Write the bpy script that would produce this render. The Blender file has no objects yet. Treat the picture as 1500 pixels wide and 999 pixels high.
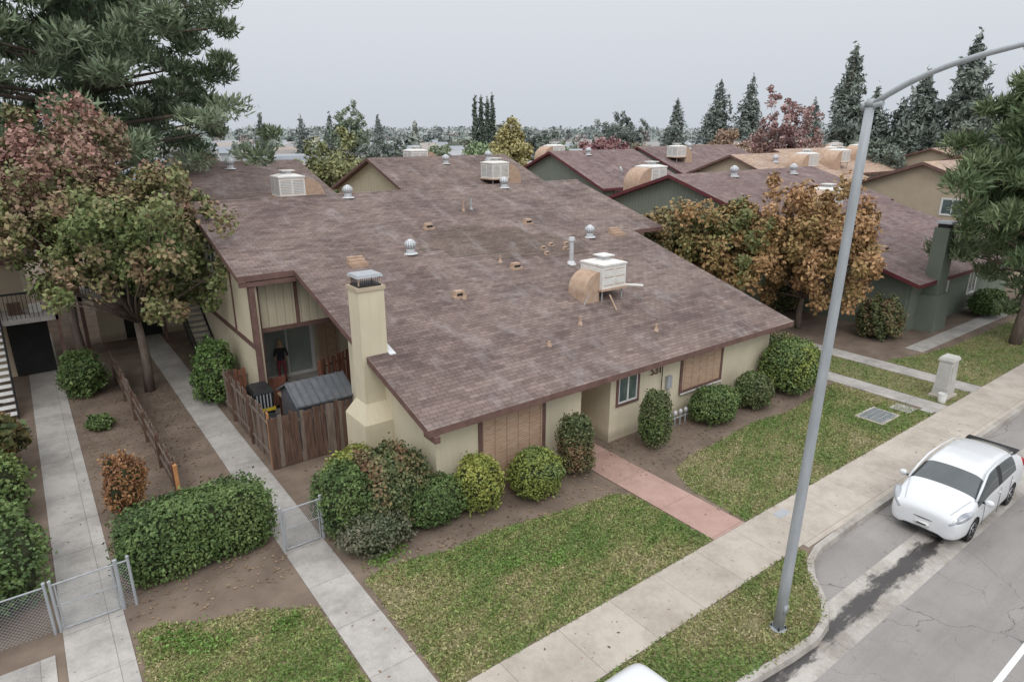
import bpy, math, random
import numpy as np
from mathutils import Vector, Matrix
random.seed(7); rng=np.random.default_rng(7)
sc=bpy.context.scene
sc.view_settings.view_transform='Standard'; sc.view_settings.look='None'; sc.view_settings.exposure=0
# ------------------------------------------------------------ materials
def nt(m):
    m.use_nodes=True; return m.node_tree.nodes,m.node_tree.links
def c4(c): return (c[0],c[1],c[2],1)
def coords(N,L,scale=(1,1,1)):
    t=N.new('ShaderNodeTexCoord'); mp=N.new('ShaderNodeMapping'); mp.inputs['Scale'].default_value=scale
    L.new(t.outputs['Object'],mp.inputs['Vector']); return mp.outputs['Vector']
def noise(N,L,vec,scale,detail=4,rough=.6):
    n=N.new('ShaderNodeTexNoise'); n.inputs['Scale'].default_value=scale; n.inputs['Detail'].default_value=detail
    n.inputs['Roughness'].default_value=rough; L.new(vec,n.inputs['Vector']); return n.outputs['Fac']
def ramp(N,L,fac,a,b,ca=(0,0,0),cb=(1,1,1)):
    r=N.new('ShaderNodeValToRGB'); e=r.color_ramp.elements; e[0].position=a;e[1].position=b;e[0].color=c4(ca);e[1].color=c4(cb)
    L.new(fac,r.inputs['Fac']); return r.outputs['Color']
def mix(N,L,fac,a,b,typ='MIX'):
    m=N.new('ShaderNodeMix'); m.data_type='RGBA'; m.blend_type=typ
    for i,x in ((0,fac),(6,a),(7,b)):
        if hasattr(x,'links'): L.new(x,m.inputs[i])
        elif i==0: m.inputs[0].default_value=x
        else: m.inputs[i].default_value=c4(x)
    return m.outputs[2]
def math_(N,L,op,a,b=0.0,c=None):
    m=N.new('ShaderNodeMath'); m.operation=op
    for i,x in enumerate((a,b,c)):
        if x is None: continue
        if hasattr(x,'links'): L.new(x,m.inputs[i])
        else: m.inputs[i].default_value=x
    return m.outputs[0]
def bump(N,L,h,strength,dist=.02):
    b=N.new('ShaderNodeBump'); b.inputs['Strength'].default_value=strength; b.inputs['Distance'].default_value=dist
    L.new(h,b.inputs['Height']); return b.outputs['Normal']
def mat(name,c1,c2=None,scale=2,rough=.85,bs=0,bscale=40,metal=0,spec=.3,stretch=(1,1,1),lo=.35,hi=.65):
    m=bpy.data.materials.new(name); N,L=nt(m); p=N['Principled BSDF']
    p.inputs['Roughness'].default_value=rough; p.inputs['Metallic'].default_value=metal
    p.inputs['Specular IOR Level'].default_value=spec
    if c2 is None: c2=tuple(x*.85 for x in c1)
    v=coords(N,L,stretch); n=noise(N,L,v,scale,6)
    col=ramp(N,L,n,lo,hi,c1,c2)
    L.new(col,p.inputs['Base Color'])
    if bs:
        n2=noise(N,L,v,bscale,4); L.new(bump(N,L,n2,bs),p.inputs['Normal'])
    return m
def stucco(name,c1,c2):
    m=bpy.data.materials.new(name); N,L=nt(m); p=N['Principled BSDF']; p.inputs['Roughness'].default_value=.92; p.inputs['Specular IOR Level'].default_value=.2
    n=noise(N,L,coords(N,L),.8,6); col=ramp(N,L,n,.35,.65,c1,c2)
    s=noise(N,L,coords(N,L,(5,5,.35)),1.6,5,.7); col=mix(N,L,math_(N,L,'MULTIPLY',ramp(N,L,s,.5,.75),.35),col,mix(N,L,1.0,col,(.7,.66,.6),'MULTIPLY'))
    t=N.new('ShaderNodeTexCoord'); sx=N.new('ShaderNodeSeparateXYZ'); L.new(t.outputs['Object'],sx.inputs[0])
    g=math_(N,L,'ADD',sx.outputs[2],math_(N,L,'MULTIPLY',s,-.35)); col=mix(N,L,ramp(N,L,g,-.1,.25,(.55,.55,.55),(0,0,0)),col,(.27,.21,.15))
    n2=noise(N,L,coords(N,L),55,4); L.new(col,p.inputs['Base Color']); L.new(bump(N,L,n2,.3),p.inputs['Normal']); return m
def leafmat(name):
    m=bpy.data.materials.new(name); N,L=nt(m); p=N['Principled BSDF']
    a=N.new('ShaderNodeAttribute'); a.attribute_name='Col'
    p.inputs['Roughness'].default_value=.55; p.inputs['Specular IOR Level'].default_value=.3
    L.new(a.outputs['Color'],p.inputs['Base Color']); return m
LEAF=leafmat('leaf')
def shingles(name,c1,c2,mort,stain):
    m=bpy.data.materials.new(name); N,L=nt(m); p=N['Principled BSDF']; p.inputs['Roughness'].default_value=.9
    p.inputs['Specular IOR Level'].default_value=.2
    v=coords(N,L)
    b=N.new('ShaderNodeTexBrick'); L.new(v,b.inputs['Vector'])
    for k,x in (('Scale',1),('Mortar Size',.010),('Mortar Smooth',.4),('Bias',.1),('Brick Width',.31),('Row Height',.15)): b.inputs[k].default_value=x
    b.inputs['Color1'].default_value=c4(c1); b.inputs['Color2'].default_value=c4(c2); b.inputs['Mortar'].default_value=c4(mort)
    b2=N.new('ShaderNodeTexBrick'); L.new(v,b2.inputs['Vector']); b2.offset=.37; b2.offset_frequency=3
    for k,x in (('Scale',1),('Mortar Size',0),('Bias',-.35),('Brick Width',.73),('Row Height',.15)): b2.inputs[k].default_value=x
    b2.inputs['Color1'].default_value=(1.06,1.05,1.04,1); b2.inputs['Color2'].default_value=(.64,.62,.62,1)
    col=mix(N,L,1.0,b.outputs['Color'],b2.outputs['Color'],'MULTIPLY')
    b3=N.new('ShaderNodeTexBrick'); L.new(v,b3.inputs['Vector']); b3.offset=.21; b3.offset_frequency=2
    for k,x in (('Scale',1),('Mortar Size',0),('Bias',-.4),('Brick Width',1.9),('Row Height',.6)): b3.inputs[k].default_value=x
    b3.inputs['Color1'].default_value=(1,1,1,1); b3.inputs['Color2'].default_value=(.82,.83,.86,1)
    col=mix(N,L,.7,col,mix(N,L,1.0,col,b3.outputs['Color'],'MULTIPLY'))
    n=noise(N,L,v,.3,6,.7); col=mix(N,L,ramp(N,L,n,.42,.62),col,mix(N,L,1.0,col,stain,'MULTIPLY'))
    n2=noise(N,L,v,25,3); col=mix(N,L,.4,col,mix(N,L,1.0,col,ramp(N,L,n2,.3,.7,(.5,.5,.5),(1.5,1.5,1.5)),'MULTIPLY'))
    n3=noise(N,L,coords(N,L,(1,.3,1)),1.3,5,.7); col=mix(N,L,math_(N,L,'MULTIPLY',ramp(N,L,n3,.52,.75),.5),col,(.35,.32,.31))
    L.new(col,p.inputs['Base Color'])
    L.new(bump(N,L,math_(N,L,'ADD',b.outputs['Fac'],math_(N,L,'MULTIPLY',n2,-.5)),-.7,.03),p.inputs['Normal'])
    return m
def concrete(name,c1,c2,w,r,off=(0,0,0),mort=None):
    m=bpy.data.materials.new(name); N,L=nt(m); p=N['Principled BSDF']; p.inputs['Roughness'].default_value=.9;p.inputs['Specular IOR Level'].default_value=.25
    t=N.new('ShaderNodeTexCoord'); mp=N.new('ShaderNodeMapping'); mp.inputs['Location'].default_value=off
    L.new(t.outputs['Object'],mp.inputs['Vector']); v=mp.outputs['Vector']
    b=N.new('ShaderNodeTexBrick'); L.new(v,b.inputs['Vector']); b.offset=0
    for k,x in (('Scale',1),('Mortar Size',.010),('Mortar Smooth',.2),('Brick Width',w),('Row Height',r)): b.inputs[k].default_value=x
    b.inputs['Color1'].default_value=c4(c1); b.inputs['Color2'].default_value=c4([x*.86 for x in c1]); b.inputs['Mortar'].default_value=c4(mort or [x*.6 for x in c1])
    n=noise(N,L,v,.9,9,.75); col=mix(N,L,math_(N,L,'MULTIPLY',ramp(N,L,n,.42,.64),.95),b.outputs['Color'],mix(N,L,1.0,b.outputs['Color'],c2,'MULTIPLY'))
    n2=noise(N,L,v,60,2); col=mix(N,L,.3,col,mix(N,L,1.0,col,ramp(N,L,n2,.3,.7,(.6,.6,.6),(1.4,1.4,1.4)),'MULTIPLY'))
    n4=noise(N,L,v,5,7,.8); col=mix(N,L,math_(N,L,'MULTIPLY',ramp(N,L,n4,.60,.72),.42),col,(.14,.13,.12))
    vo=N.new('ShaderNodeTexVoronoi'); vo.feature='F1'; vo.inputs['Scale'].default_value=3.3; L.new(v,vo.inputs['Vector'])
    col=mix(N,L,math_(N,L,'MULTIPLY',math_(N,L,'LESS_THAN',vo.outputs['Distance'],.075),.5),col,(.10,.09,.085))
    L.new(col,p.inputs['Base Color']); L.new(bump(N,L,n2,.2,.01),p.inputs['Normal'])
    return m
def siding(name,c,groove,sp):
    m=bpy.data.materials.new(name); N,L=nt(m); p=N['Principled BSDF']; p.inputs['Roughness'].default_value=.8
    t=N.new('ShaderNodeTexCoord'); sx=N.new('ShaderNodeSeparateXYZ'); L.new(t.outputs['Object'],sx.inputs[0])
    a=math_(N,L,'ADD',sx.outputs[0],sx.outputs[1]); f=math_(N,L,'FRACT',math_(N,L,'MULTIPLY',a,1/sp))
    g=math_(N,L,'LESS_THAN',f,.1)
    n=noise(N,L,coords(N,L,(3,3,.4)),2,5); base=ramp(N,L,n,.3,.7,c,[x*.82 for x in c])
    L.new(mix(N,L,g,base,groove),p.inputs['Base Color']); return m
roof_br=shingles('roof_shingle_brown',(.262,.202,.180),(.182,.138,.124),(.10,.075,.068),(.71,.69,.70))
roof_patch=shingles('roof_shingle_patch',(.185,.142,.12),(.145,.11,.093),(.08,.06,.055),(.8,.78,.78))
roof_mar=shingles('roof_shingle_maroon',(.25,.185,.172),(.19,.138,.13),(.11,.075,.07),(.8,.78,.82))
roof_tan=shingles('roof_shingle_tan',(.50,.37,.28),(.41,.3,.225),(.26,.18,.14),(.85,.85,.88))
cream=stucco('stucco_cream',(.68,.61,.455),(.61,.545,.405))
tan=mat('stucco_tan',(.52,.43,.32),(.46,.38,.28),.8,.9,.25,60)
cream_sid=siding('siding_cream',(.62,.55,.41),(.38,.32,.24),.3)
green=mat('stucco_sage',(.18,.205,.165),(.15,.175,.14),.8,.9,.2,60)
green_sid=siding('siding_sage',(.20,.225,.185),(.12,.14,.12),.3)
brown=mat('trim_brown',(.19,.11,.095),(.13,.075,.065),3,.7)
maroon=mat('trim_maroon',(.15,.035,.04),(.11,.03,.035),3,.7)
white=mat('paint_white',(.78,.78,.76),(.68,.68,.66),2,.5)
glass=mat('window_glass',(.06,.09,.09),(.16,.2,.2),1.5,.06,spec=.9)
glass_pale=mat('window_glass_pale',(.30,.35,.33),(.40,.44,.41),1.2,.08,spec=.9)  # glass colour made paler to brighten the door in the dark recess
dark=mat('dark_opening',(.02,.02,.02),(.03,.03,.03))
metal_g=mat('galvanized',(.40,.42,.44),(.33,.35,.37),9,.5,metal=.1,stretch=(1,1,.2))
metal_l=mat('vent_metal',(.66,.67,.68),(.52,.53,.55),5,.4,metal=.2)
rust=mat('rust_tan',(.50,.37,.28),(.40,.27,.19),4,.8)
offw=mat('cooler_white',(.72,.71,.68),(.58,.52,.44),3,.7,lo=.5,hi=.8)
blackm=mat('black_metal',(.02,.02,.022),(.03,.03,.03),4,.5)
wood_d=mat('fence_wood_dark',(.18,.11,.08),(.08,.05,.038),3,.95,.5,30,stretch=(6,6,.6))
wood_g=mat('fence_wood_grey',(.25,.20,.165),(.14,.11,.09),3,.95,.5,30,stretch=(6,6,.6))
wood_r=mat('fence_wood_red',(.28,.12,.08),(.16,.07,.05),3,.95,.4,30,stretch=(6,6,.6))
wood_y=mat('fence_wood_new',(.55,.28,.12),(.42,.2,.08),3,.9)
bark=mat('bark',(.22,.175,.145),(.12,.09,.075),6,.95,.8,25,stretch=(1,1,.3))
soil=mat('soil',(.235,.18,.14),(.13,.098,.076),.9,1,.6,18,lo=.3,hi=.7)
farg=mat('ground_far',(.17,.2,.17),(.25,.27,.26),.05,1)  # hazy green, distance haze put into the ground colour
lawnm=mat('lawn_base',(.15,.165,.065),(.23,.2,.11),1.6,1,.8,50)
conc=concrete('concrete_sidewalk',(.51,.455,.395),(.74,.72,.70),1.5,1.47,(0,-8.42,0))
concp=concrete('concrete_path',(.47,.445,.415),(.64,.64,.64),1.25,1.6,(0,0,0))
pink=concrete('concrete_pink',(.45,.30,.255),(.78,.75,.72),1.5,1.7,(-12.75,-8.5,0))
kerbm=concrete('concrete_kerb',(.46,.43,.39),(.6,.58,.56),3,50,(0,-30,0))
gutm=concrete('concrete_gutter',(.50,.47,.43),(.6,.58,.56),3,40,(0,-20,0))
def asphalt():
    m=bpy.data.materials.new('asphalt'); N,L=nt(m); p=N['Principled BSDF']; p.inputs['Roughness'].default_value=.85
    v=coords(N,L); n=noise(N,L,v,.5,6,.65); col=ramp(N,L,n,.3,.7,(.225,.21,.2),(.30,.28,.265))
    n2=noise(N,L,v,70,2); col=mix(N,L,.5,col,mix(N,L,1.0,col,ramp(N,L,n2,.3,.7,(.45,.45,.45),(1.6,1.6,1.6)),'MULTIPLY'))
    nz=N.new('ShaderNodeTexNoise'); nz.inputs['Scale'].default_value=1.3; nz.inputs['Detail'].default_value=6; L.new(v,nz.inputs['Vector'])
    va=N.new('ShaderNodeVectorMath'); va.operation='MULTIPLY_ADD'; L.new(nz.outputs['Color'],va.inputs[0]); va.inputs[1].default_value=(1.2,1.2,0); L.new(v,va.inputs[2])
    for scl,th,op in ((.28,.003,.6),(.75,.004,.25)):
        vo=N.new('ShaderNodeTexVoronoi'); vo.feature='DISTANCE_TO_EDGE'; vo.inputs['Scale'].default_value=scl; L.new(va.outputs[0],vo.inputs['Vector'])
        cr=math_(N,L,'LESS_THAN',vo.outputs['Distance'],th); col=mix(N,L,math_(N,L,'MULTIPLY',cr,op),col,(.06,.056,.052))
    n5=noise(N,L,coords(N,L,(.15,1.2,1)),1.2,5); col=mix(N,L,math_(N,L,'MULTIPLY',ramp(N,L,n5,.5,.75),.45),col,(.14,.13,.125))
    n6=noise(N,L,v,2.2,6,.8); col=mix(N,L,math_(N,L,'MULTIPLY',ramp(N,L,n6,.63,.7),.5),col,(.09,.085,.08))
    L.new(col,p.inputs['Base Color']); L.new(bump(N,L,n2,.4,.01),p.inputs['Normal']); return m
asph=asphalt()
def wet():
    m=bpy.data.materials.new('wet_stain'); N,L=nt(m); p=N['Principled BSDF']; p.inputs['Roughness'].default_value=.3
    p.inputs['Base Color'].default_value=(.05,.045,.045,1)
    t=N.new('ShaderNodeTexCoord'); sx=N.new('ShaderNodeSeparateXYZ'); L.new(t.outputs['Object'],sx.inputs[0])
    n=noise(N,L,coords(N,L,(.7,2,1)),1.7,8,.75)
    dd=math_(N,L,'ABSOLUTE',math_(N,L,'SUBTRACT',sx.outputs[1],5.08))
    a=math_(N,L,'SUBTRACT',math_(N,L,'ADD',n,-.08),math_(N,L,'MULTIPLY',dd,1.0))
    ss=math_(N,L,'MULTIPLY',math_(N,L,'MAXIMUM',math_(N,L,'SUBTRACT',math_(N,L,'ABSOLUTE',math_(N,L,'SUBTRACT',sx.outputs[0],13.6)),3.4),0),.12)
    a=math_(N,L,'SUBTRACT',a,ss)
    al=ramp(N,L,a,.17,.32); L.new(math_(N,L,'MULTIPLY',al,.82),p.inputs['Alpha']); return m
wetm=wet()
def blindm():
    m=bpy.data.materials.new('reed_blind'); N,L=nt(m); p=N['Principled BSDF']; p.inputs['Roughness'].default_value=.7
    w=N.new('ShaderNodeTexWave'); w.bands_direction='Z'; w.inputs['Scale'].default_value=5; w.inputs['Distortion'].default_value=2.5; w.inputs['Detail'].default_value=3
    L.new(coords(N,L),w.inputs['Vector'])
    n=noise(N,L,coords(N,L,(1.2,1.2,10)),3,5,.7); a=ramp(N,L,n,.32,.68,(.42,.25,.16),(.66,.5,.37))
    s=N.new('ShaderNodeTexWave'); s.bands_direction='X'; s.inputs['Scale'].default_value=.75; L.new(coords(N,L),s.inputs['Vector'])
    a=mix(N,L,math_(N,L,'MULTIPLY',math_(N,L,'GREATER_THAN',s.outputs['Fac'],.985),.6),a,(.2,.12,.08))
    L.new(mix(N,L,math_(N,L,'MULTIPLY',w.outputs['Fac'],.5),a,(.24,.14,.09)),p.inputs['Base Color']); return m
blind=blindm()
# ------------------------------------------------------------ mesh helper
def empty(name,loc=(0,0,0),parent=None):
    e=bpy.data.objects.new(name,None); e.empty_display_size=.3; sc.collection.objects.link(e); e.location=loc
    if parent: e.parent=parent
    return e
class MB:
    def __init__(s,M=None): s.v=[];s.f=[];s.m=[];s.mats=[];s.M=M
    def add(s,vs,fs,mt):
        if mt not in s.mats: s.mats.append(mt)
        k=s.mats.index(mt); o=len(s.v)
        for q in vs:
            q=Vector(q); s.v.append(tuple(s.M@q) if s.M else tuple(q))
        for f in fs: s.f.append([i+o for i in f]); s.m.append(k)
    def box(s,x0,x1,y0,y1,z0,z1,mt):
        s.add([(x0,y0,z0),(x1,y0,z0),(x1,y1,z0),(x0,y1,z0),(x0,y0,z1),(x1,y0,z1),(x1,y1,z1),(x0,y1,z1)],
              [(3,2,1,0),(4,5,6,7),(0,1,5,4),(1,2,6,5),(2,3,7,6),(3,0,4,7)],mt)
    def frustum(s,c,a,b,z0,z1,a2,b2,mt):
        x,y=c
        s.add([(x-a,y-b,z0),(x+a,y-b,z0),(x+a,y+b,z0),(x-a,y+b,z0),(x-a2,y-b2,z1),(x+a2,y-b2,z1),(x+a2,y+b2,z1),(x-a2,y+b2,z1)],
              [(3,2,1,0),(4,5,6,7),(0,1,5,4),(1,2,6,5),(2,3,7,6),(3,0,4,7)],mt)
    def prism(s,pts,zf,th,mt,ms):
        n=len(pts); top=[(x,y,zf(x,y)) for x,y in pts]; bot=[(x,y,zf(x,y)-th) for x,y in pts]
        s.add(top,[list(range(n))],mt)
        s.add(top+bot,[[i,n+i,n+(i+1)%n,(i+1)%n] for i in range(n)]+[list(range(2*n-1,n-1,-1))],ms)
    def cyl(s,p0,p1,r0,r1,n,mt,caps=True):
        p0=Vector(p0);p1=Vector(p1); d=(p1-p0).normalized(); u=d.orthogonal().normalized(); w=d.cross(u)
        vs=[]
        for p,r in ((p0,r0),(p1,r1)):
            for i in range(n):
                a=2*math.pi*i/n; vs.append(p+(u*math.cos(a)+w*math.sin(a))*r)
        fs=[[i,(i+1)%n,n+(i+1)%n,n+i] for i in range(n)]
        if caps: fs+= [list(range(n-1,-1,-1)),list(range(n,2*n))]
        s.add(vs,fs,mt)
    def tube(s,pts,rs,n,mt):
        pts=[Vector(p) for p in pts]; up=None; vs=[]
        for i,p in enumerate(pts):
            d=(pts[min(i+1,len(pts)-1)]-pts[max(i-1,0)]).normalized()
            if up is None: up=d.orthogonal().normalized()
            u=(up-d*up.dot(d)).normalized(); up=u; w=d.cross(u)
            for k in range(n):
                a=2*math.pi*k/n; vs.append(p+(u*math.cos(a)+w*math.sin(a))*rs[i])
        fs=[[i*n+k,i*n+(k+1)%n,(i+1)*n+(k+1)%n,(i+1)*n+k] for i in range(len(pts)-1) for k in range(n)]
        fs+=[list(range(n-1,-1,-1)),[(len(pts)-1)*n+k for k in range(n)]]
        s.add(vs,fs,mt)
    def sphere(s,c,r,nu,nv,mt,mt2=None):
        vs=[];c=Vector(c)
        for j in range(nv+1):
            t=math.pi*j/nv
            for i in range(nu):
                a=2*math.pi*i/nu; vs.append((c.x+r[0]*math.sin(t)*math.cos(a),c.y+r[1]*math.sin(t)*math.sin(a),c.z+r[2]*math.cos(t)))
        A=[];B=[]
        for j in range(nv):
            for i in range(nu):
                f=[j*nu+i,(j+1)*nu+i,(j+1)*nu+(i+1)%nu,j*nu+(i+1)%nu]
                (B if (mt2 and i%2) else A).append(f)
        s.add(vs,A,mt)
        if mt2: s.add(vs,B,mt2)
    def done(s,name,parent=None,smooth=False):
        me=bpy.data.meshes.new(name); me.from_pydata(s.v,[],s.f)
        for m in s.mats: me.materials.append(m)
        me.polygons.foreach_set('material_index',s.m)
        if smooth: me.polygons.foreach_set('use_smooth',[len(f)<=4 for f in s.f])
        me.update(); o=bpy.data.objects.new(name,me); sc.collection.objects.link(o)
        if parent: o.parent=parent
        return o
# ------------------------------------------------------------ foliage
def unit(n): 
    v=rng.normal(size=(n,3)); return v/np.linalg.norm(v,axis=1)[:,None]
def leaves(name,P,out,size,cols,parent=None,aspect=1.6,bias=.6,up=0.0,align=None,aw=.35):
    n=len(P); nr=unit(n)*(1-bias)+out*bias; nr[:,2]+=up; nr/=np.linalg.norm(nr,axis=1)[:,None]+1e-9
    if align is None:
        r=unit(n); u=np.cross(nr,r); u/=np.linalg.norm(u,axis=1)[:,None]+1e-9; w=np.cross(nr,u)
    else:
        w=align+unit(n)*aw; w/=np.linalg.norm(w,axis=1)[:,None]; u=np.cross(w,nr); u/=np.linalg.norm(u,axis=1)[:,None]+1e-9
    sz=(size*rng.uniform(.6,1.4,n))[:,None]
    a=w*sz*.5*math.sqrt(aspect); b=u*sz*.5/math.sqrt(aspect)
    V=np.stack([P-a,P-b*1.0,P+a,P+b*1.0],1).reshape(-1,3)
    me=bpy.data.meshes.new(name); me.vertices.add(4*n); me.vertices.foreach_set('co',V.astype(np.float32).ravel())
    me.loops.add(4*n); me.loops.foreach_set('vertex_index',np.arange(4*n,dtype=np.int32))
    me.polygons.add(n); me.polygons.foreach_set('loop_start',np.arange(0,4*n,4,dtype=np.int32)); me.polygons.foreach_set('loop_total',np.full(n,4,dtype=np.int32))
    me.update(calc_edges=True)
    at=me.attributes.new('Col','FLOAT_COLOR','POINT')
    C=np.ones((n,4)); C[:,:3]=np.clip(cols,0.004,.9); at.data.foreach_set('color',np.repeat(C,4,axis=0).astype(np.float32).ravel())
    me.materials.append(LEAF); o=bpy.data.objects.new(name,me); sc.collection.objects.link(o)
    if parent: o.parent=parent
    return o
def snoise(P,f,seed):
    r=np.random.default_rng(seed); out=np.zeros(len(P))
    for i in range(5):
        k=r.normal(size=3)*f*(1+.5*i); out+=np.sin(P@k+r.uniform(0,6.28))/(1+.4*i)
    return out/2.2
def palette(P,pal,seed,f=1.2,idx=None):
    pal=np.array(pal); n=len(P); k=len(pal)
    t=(snoise(P,f,seed)*.5+.5)*(k-1)+rng.normal(0,.45,n)
    if idx is not None:
        rr=np.random.default_rng(seed).normal(0,.7,idx.max()+1); t+=rr[idx]
    t=np.clip(t,0,k-1.001); i=t.astype(int); fr=(t-i)[:,None]
    c=pal[i]*(1-fr)+pal[i+1]*fr
    return c*rng.uniform(.7,1.3,n)[:,None]
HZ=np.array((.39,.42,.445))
def haze(pal,dist):  # distance haze mixed straight into the base colours, no real mist
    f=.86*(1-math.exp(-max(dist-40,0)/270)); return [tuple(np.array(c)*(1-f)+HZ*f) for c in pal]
G1=[(.06,.10,.035),(.10,.158,.048),(.15,.21,.072)]
G2=[(.14,.175,.045),(.24,.275,.06),(.35,.35,.09)]
GR=[(.075,.105,.045),(.14,.155,.065),(.24,.145,.085)]
def bush(name,s,d,rx,ry,h,pal,n,leaf=.07,p=2.5,lump=.06,seed=1,z0=0,rot=0):
    e=empty(name,(s,d,z0)); e.rotation_euler[2]=rot
    v=unit(n); v[:,2]=np.where(v[:,2]<-.75,-v[:,2],v[:,2])
    def surf(v):
        r=(np.abs(v)**p).sum(1)**(-1/p)
        q=v*r[:,None]; ln=snoise(v,3.0,seed)*lump*1.4+snoise(v,9.0,seed+3)*lump*.9
        return q*(1+ln)[:,None]
    q=surf(v); q*=(1-.22*rng.random(n)**2)[:,None]; stray=rng.random(n)<.09; q[stray]*=rng.uniform(1.02,1.15,stray.sum())[:,None]
    R=np.array((rx,ry,h/2)); P=q*R; P[:,2]+=h/2; P[:,2]=np.maximum(P[:,2],.03)
    out=v/R; out/=np.linalg.norm(out,axis=1)[:,None]
    leaves('leaves',P,out,leaf,palette(P,pal,seed,2.0),e,bias=.45,up=.15)
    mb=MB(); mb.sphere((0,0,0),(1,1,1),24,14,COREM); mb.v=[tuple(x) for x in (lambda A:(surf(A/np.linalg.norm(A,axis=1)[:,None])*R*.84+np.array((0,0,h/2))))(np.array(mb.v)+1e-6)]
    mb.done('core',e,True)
    mb=MB(); mb.cyl((0,0,-.05),(0,0,h*.5),.05,.03,6,bark); mb.done('stem',e)
    return e
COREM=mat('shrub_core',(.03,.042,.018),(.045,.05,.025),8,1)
def tree(name,s,d,H,base,rad,pal,ncl,nper,leaf=.13,crad=.65,seed=1,trunk=.16,flat=1.0,lean=(0,0),aspect=1.5,nl=30,top=.45,needle=False,cone=0):
    r=np.random.default_rng(seed); e=empty(name,(s,d,0))
    zc=(H+base)/2; hz=(H-base)/2
    C=[]
    while len(C)<ncl:
        v=r.normal(size=3); v/=np.linalg.norm(v); q=v*r.uniform(.05,1)**top
        rr=1+.22*math.sin(v[0]*4+seed)+.18*math.sin(v[1]*5+seed*2)+.1*math.sin(v[2]*7+seed)
        k=1-cone*max(q[2],-.3)
        c=np.array((q[0]*rad*rr*k+lean[0]*q[2],q[1]*rad*rr*k+lean[1]*q[2],zc+q[2]*hz*rr*.95)); C.append(c)
    C=np.array(C); cr=r.uniform(.55,1.3,ncl)*crad
    idx=r.integers(0,ncl,ncl*nper); v=unit(len(idx)); rr=rng.random(len(idx))**.5
    P=C[idx]+v*(rr*cr[idx])[:,None]*np.array((1,1,flat))
    out=P-np.array((0,0,zc-.3*hz)); out/=np.linalg.norm(out,axis=1)[:,None]
    al=None
    if needle: al=v*.7+np.array((0,0,.5)); 
    leaves('foliage',P,(v*.6+out*.6),leaf,palette(P,pal,seed,.6,idx),e,bias=.45,up=.1,aspect=aspect,align=al,aw=.6)
    mb=MB(); fork=Vector((lean[0]*-.2,lean[1]*-.2,max(base*.9,H*.22)))
    mid=fork*.5+Vector((r.normal()*.08,r.normal()*.08,0))
    mb.tube([(0,0,-.1),mid,fork],[trunk*1.2,trunk,trunk*.8],9,bark)
    if needle: mb.tube([fork,(r.normal()*.3,r.normal()*.3,zc),(0,0,H*.93)],[trunk*.8,trunk*.5,.05],9,bark)
    for i in r.choice(ncl,min(ncl,nl),replace=False):
        c=Vector(C[i]); f2=fork
        if needle: f2=Vector((0,0,max(fork.z,c.z-1.2)))
        m=f2.lerp(c,.5)+Vector((r.normal()*.15,r.normal()*.15,-.1*abs(r.normal())*rad*.3+.2))
        mb.tube([f2,m,c],[trunk*.4,trunk*.22,trunk*.07],6,bark)
    mb.done('trunk_and_limbs',e,True); return e
def conifer(name,s,d,H,R,pal,n,leaf=.3,seed=1,base=.12,droop=.25,levels=24,power=.8,trunk=None,aspect=3,nb=7,thick=.35,spread=.16,hang=0):
    r=np.random.default_rng(seed); e=empty(name,(s,d,0)); 
    lv=levels; ang=r.uniform(0,6.28,(lv,nb)); ln=r.uniform(.5,1.15,(lv,nb))
    u=rng.random(n); t=1-np.sqrt(u)
    L_=np.clip((t*lv).astype(int),0,lv-1); b=r.integers(0,nb,n)
    tl=(L_+.5)/lv; Rt=R*((1-tl)**power)*ln[L_,b]*np.where(tl<.08,.8,1); Rt=np.maximum(Rt,R*.04)
    q=rng.random(n)**.7; a=ang[L_,b]+rng.normal(0,spread,n)*(1.2-q*.4)
    z0=H*(base+(1-base)*tl)
    x=np.cos(a)*q*Rt; y=np.sin(a)*q*Rt; z=z0-droop*q*Rt+ .12*Rt*q*q*2 +rng.normal(0,thick*.5,n)*(1-.4*q)
    P=np.stack([x,y,z],1); out=np.stack([np.cos(a),np.sin(a),np.full(n,.5)],1)
    leaves('foliage',P,out/1.1,leaf,palette(P,pal,seed,.5,L_*nb+b),e,aspect=aspect,bias=.35,up=.2)
    tr=trunk or H*.014
    mb=MB(); mb.tube([(0,0,-.1),(0,0,H*.5),(0,0,H*.97)],[tr*1.3,tr*.8,.03],8,bark)
    for l in range(lv):
        for k in range(nb):
            if (l+k)%2: continue
            tl_=(l+.5)/lv; rr=R*((1-tl_)**power)*ln[l,k]*.85; z=H*(base+(1-base)*tl_)
            mb.cyl((0,0,z),(math.cos(ang[l,k])*rr,math.sin(ang[l,k])*rr,z-droop*rr),max(.02,tr*.22*(1-tl_)),.012,5,bark,False)
    mb.done('trunk_and_limbs',e,True); return e
# ------------------------------------------------------------ ground
mb=MB(); mb.add([(-2500,-2500,-.15),(3500,-2500,-.15),(3500,3500,-.15),(-2500,3500,-.15)],[(0,1,2,3)],farg); mb.done('ground')
kc=[(-200,5.2),(-20,5.2),(9.4,5.2),(10.8,5.05),(11.6,5.0),(12.2,5.1),(12.75,5.38),(13.15,5.75),(13.5,6.12),(13.95,6.42),(14.6,6.6),(16,6.65),(300,6.65)]
def off(pts,w):
    o=[]
    for i,p in enumerate(pts):
        a=Vector(pts[max(i-1,0)]);b=Vector(pts[min(i+1,len(pts)-1)]);t=(b-a).normalized(); n=Vector((-t.y,t.x)); q=Vector(p)+n*w; o.append((q.x,q.y))
    return o
ki=off(kc,.16)
mb=MB(); n=len(ki); mb.add([(x,y,-.004) for x,y in ki]+[(300,140,-.004),(-200,140,-.004)],[list(range(n+2))],soil); mb.done('yard_soil')
mb=MB(); ko=off(kc,-.03)
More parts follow.
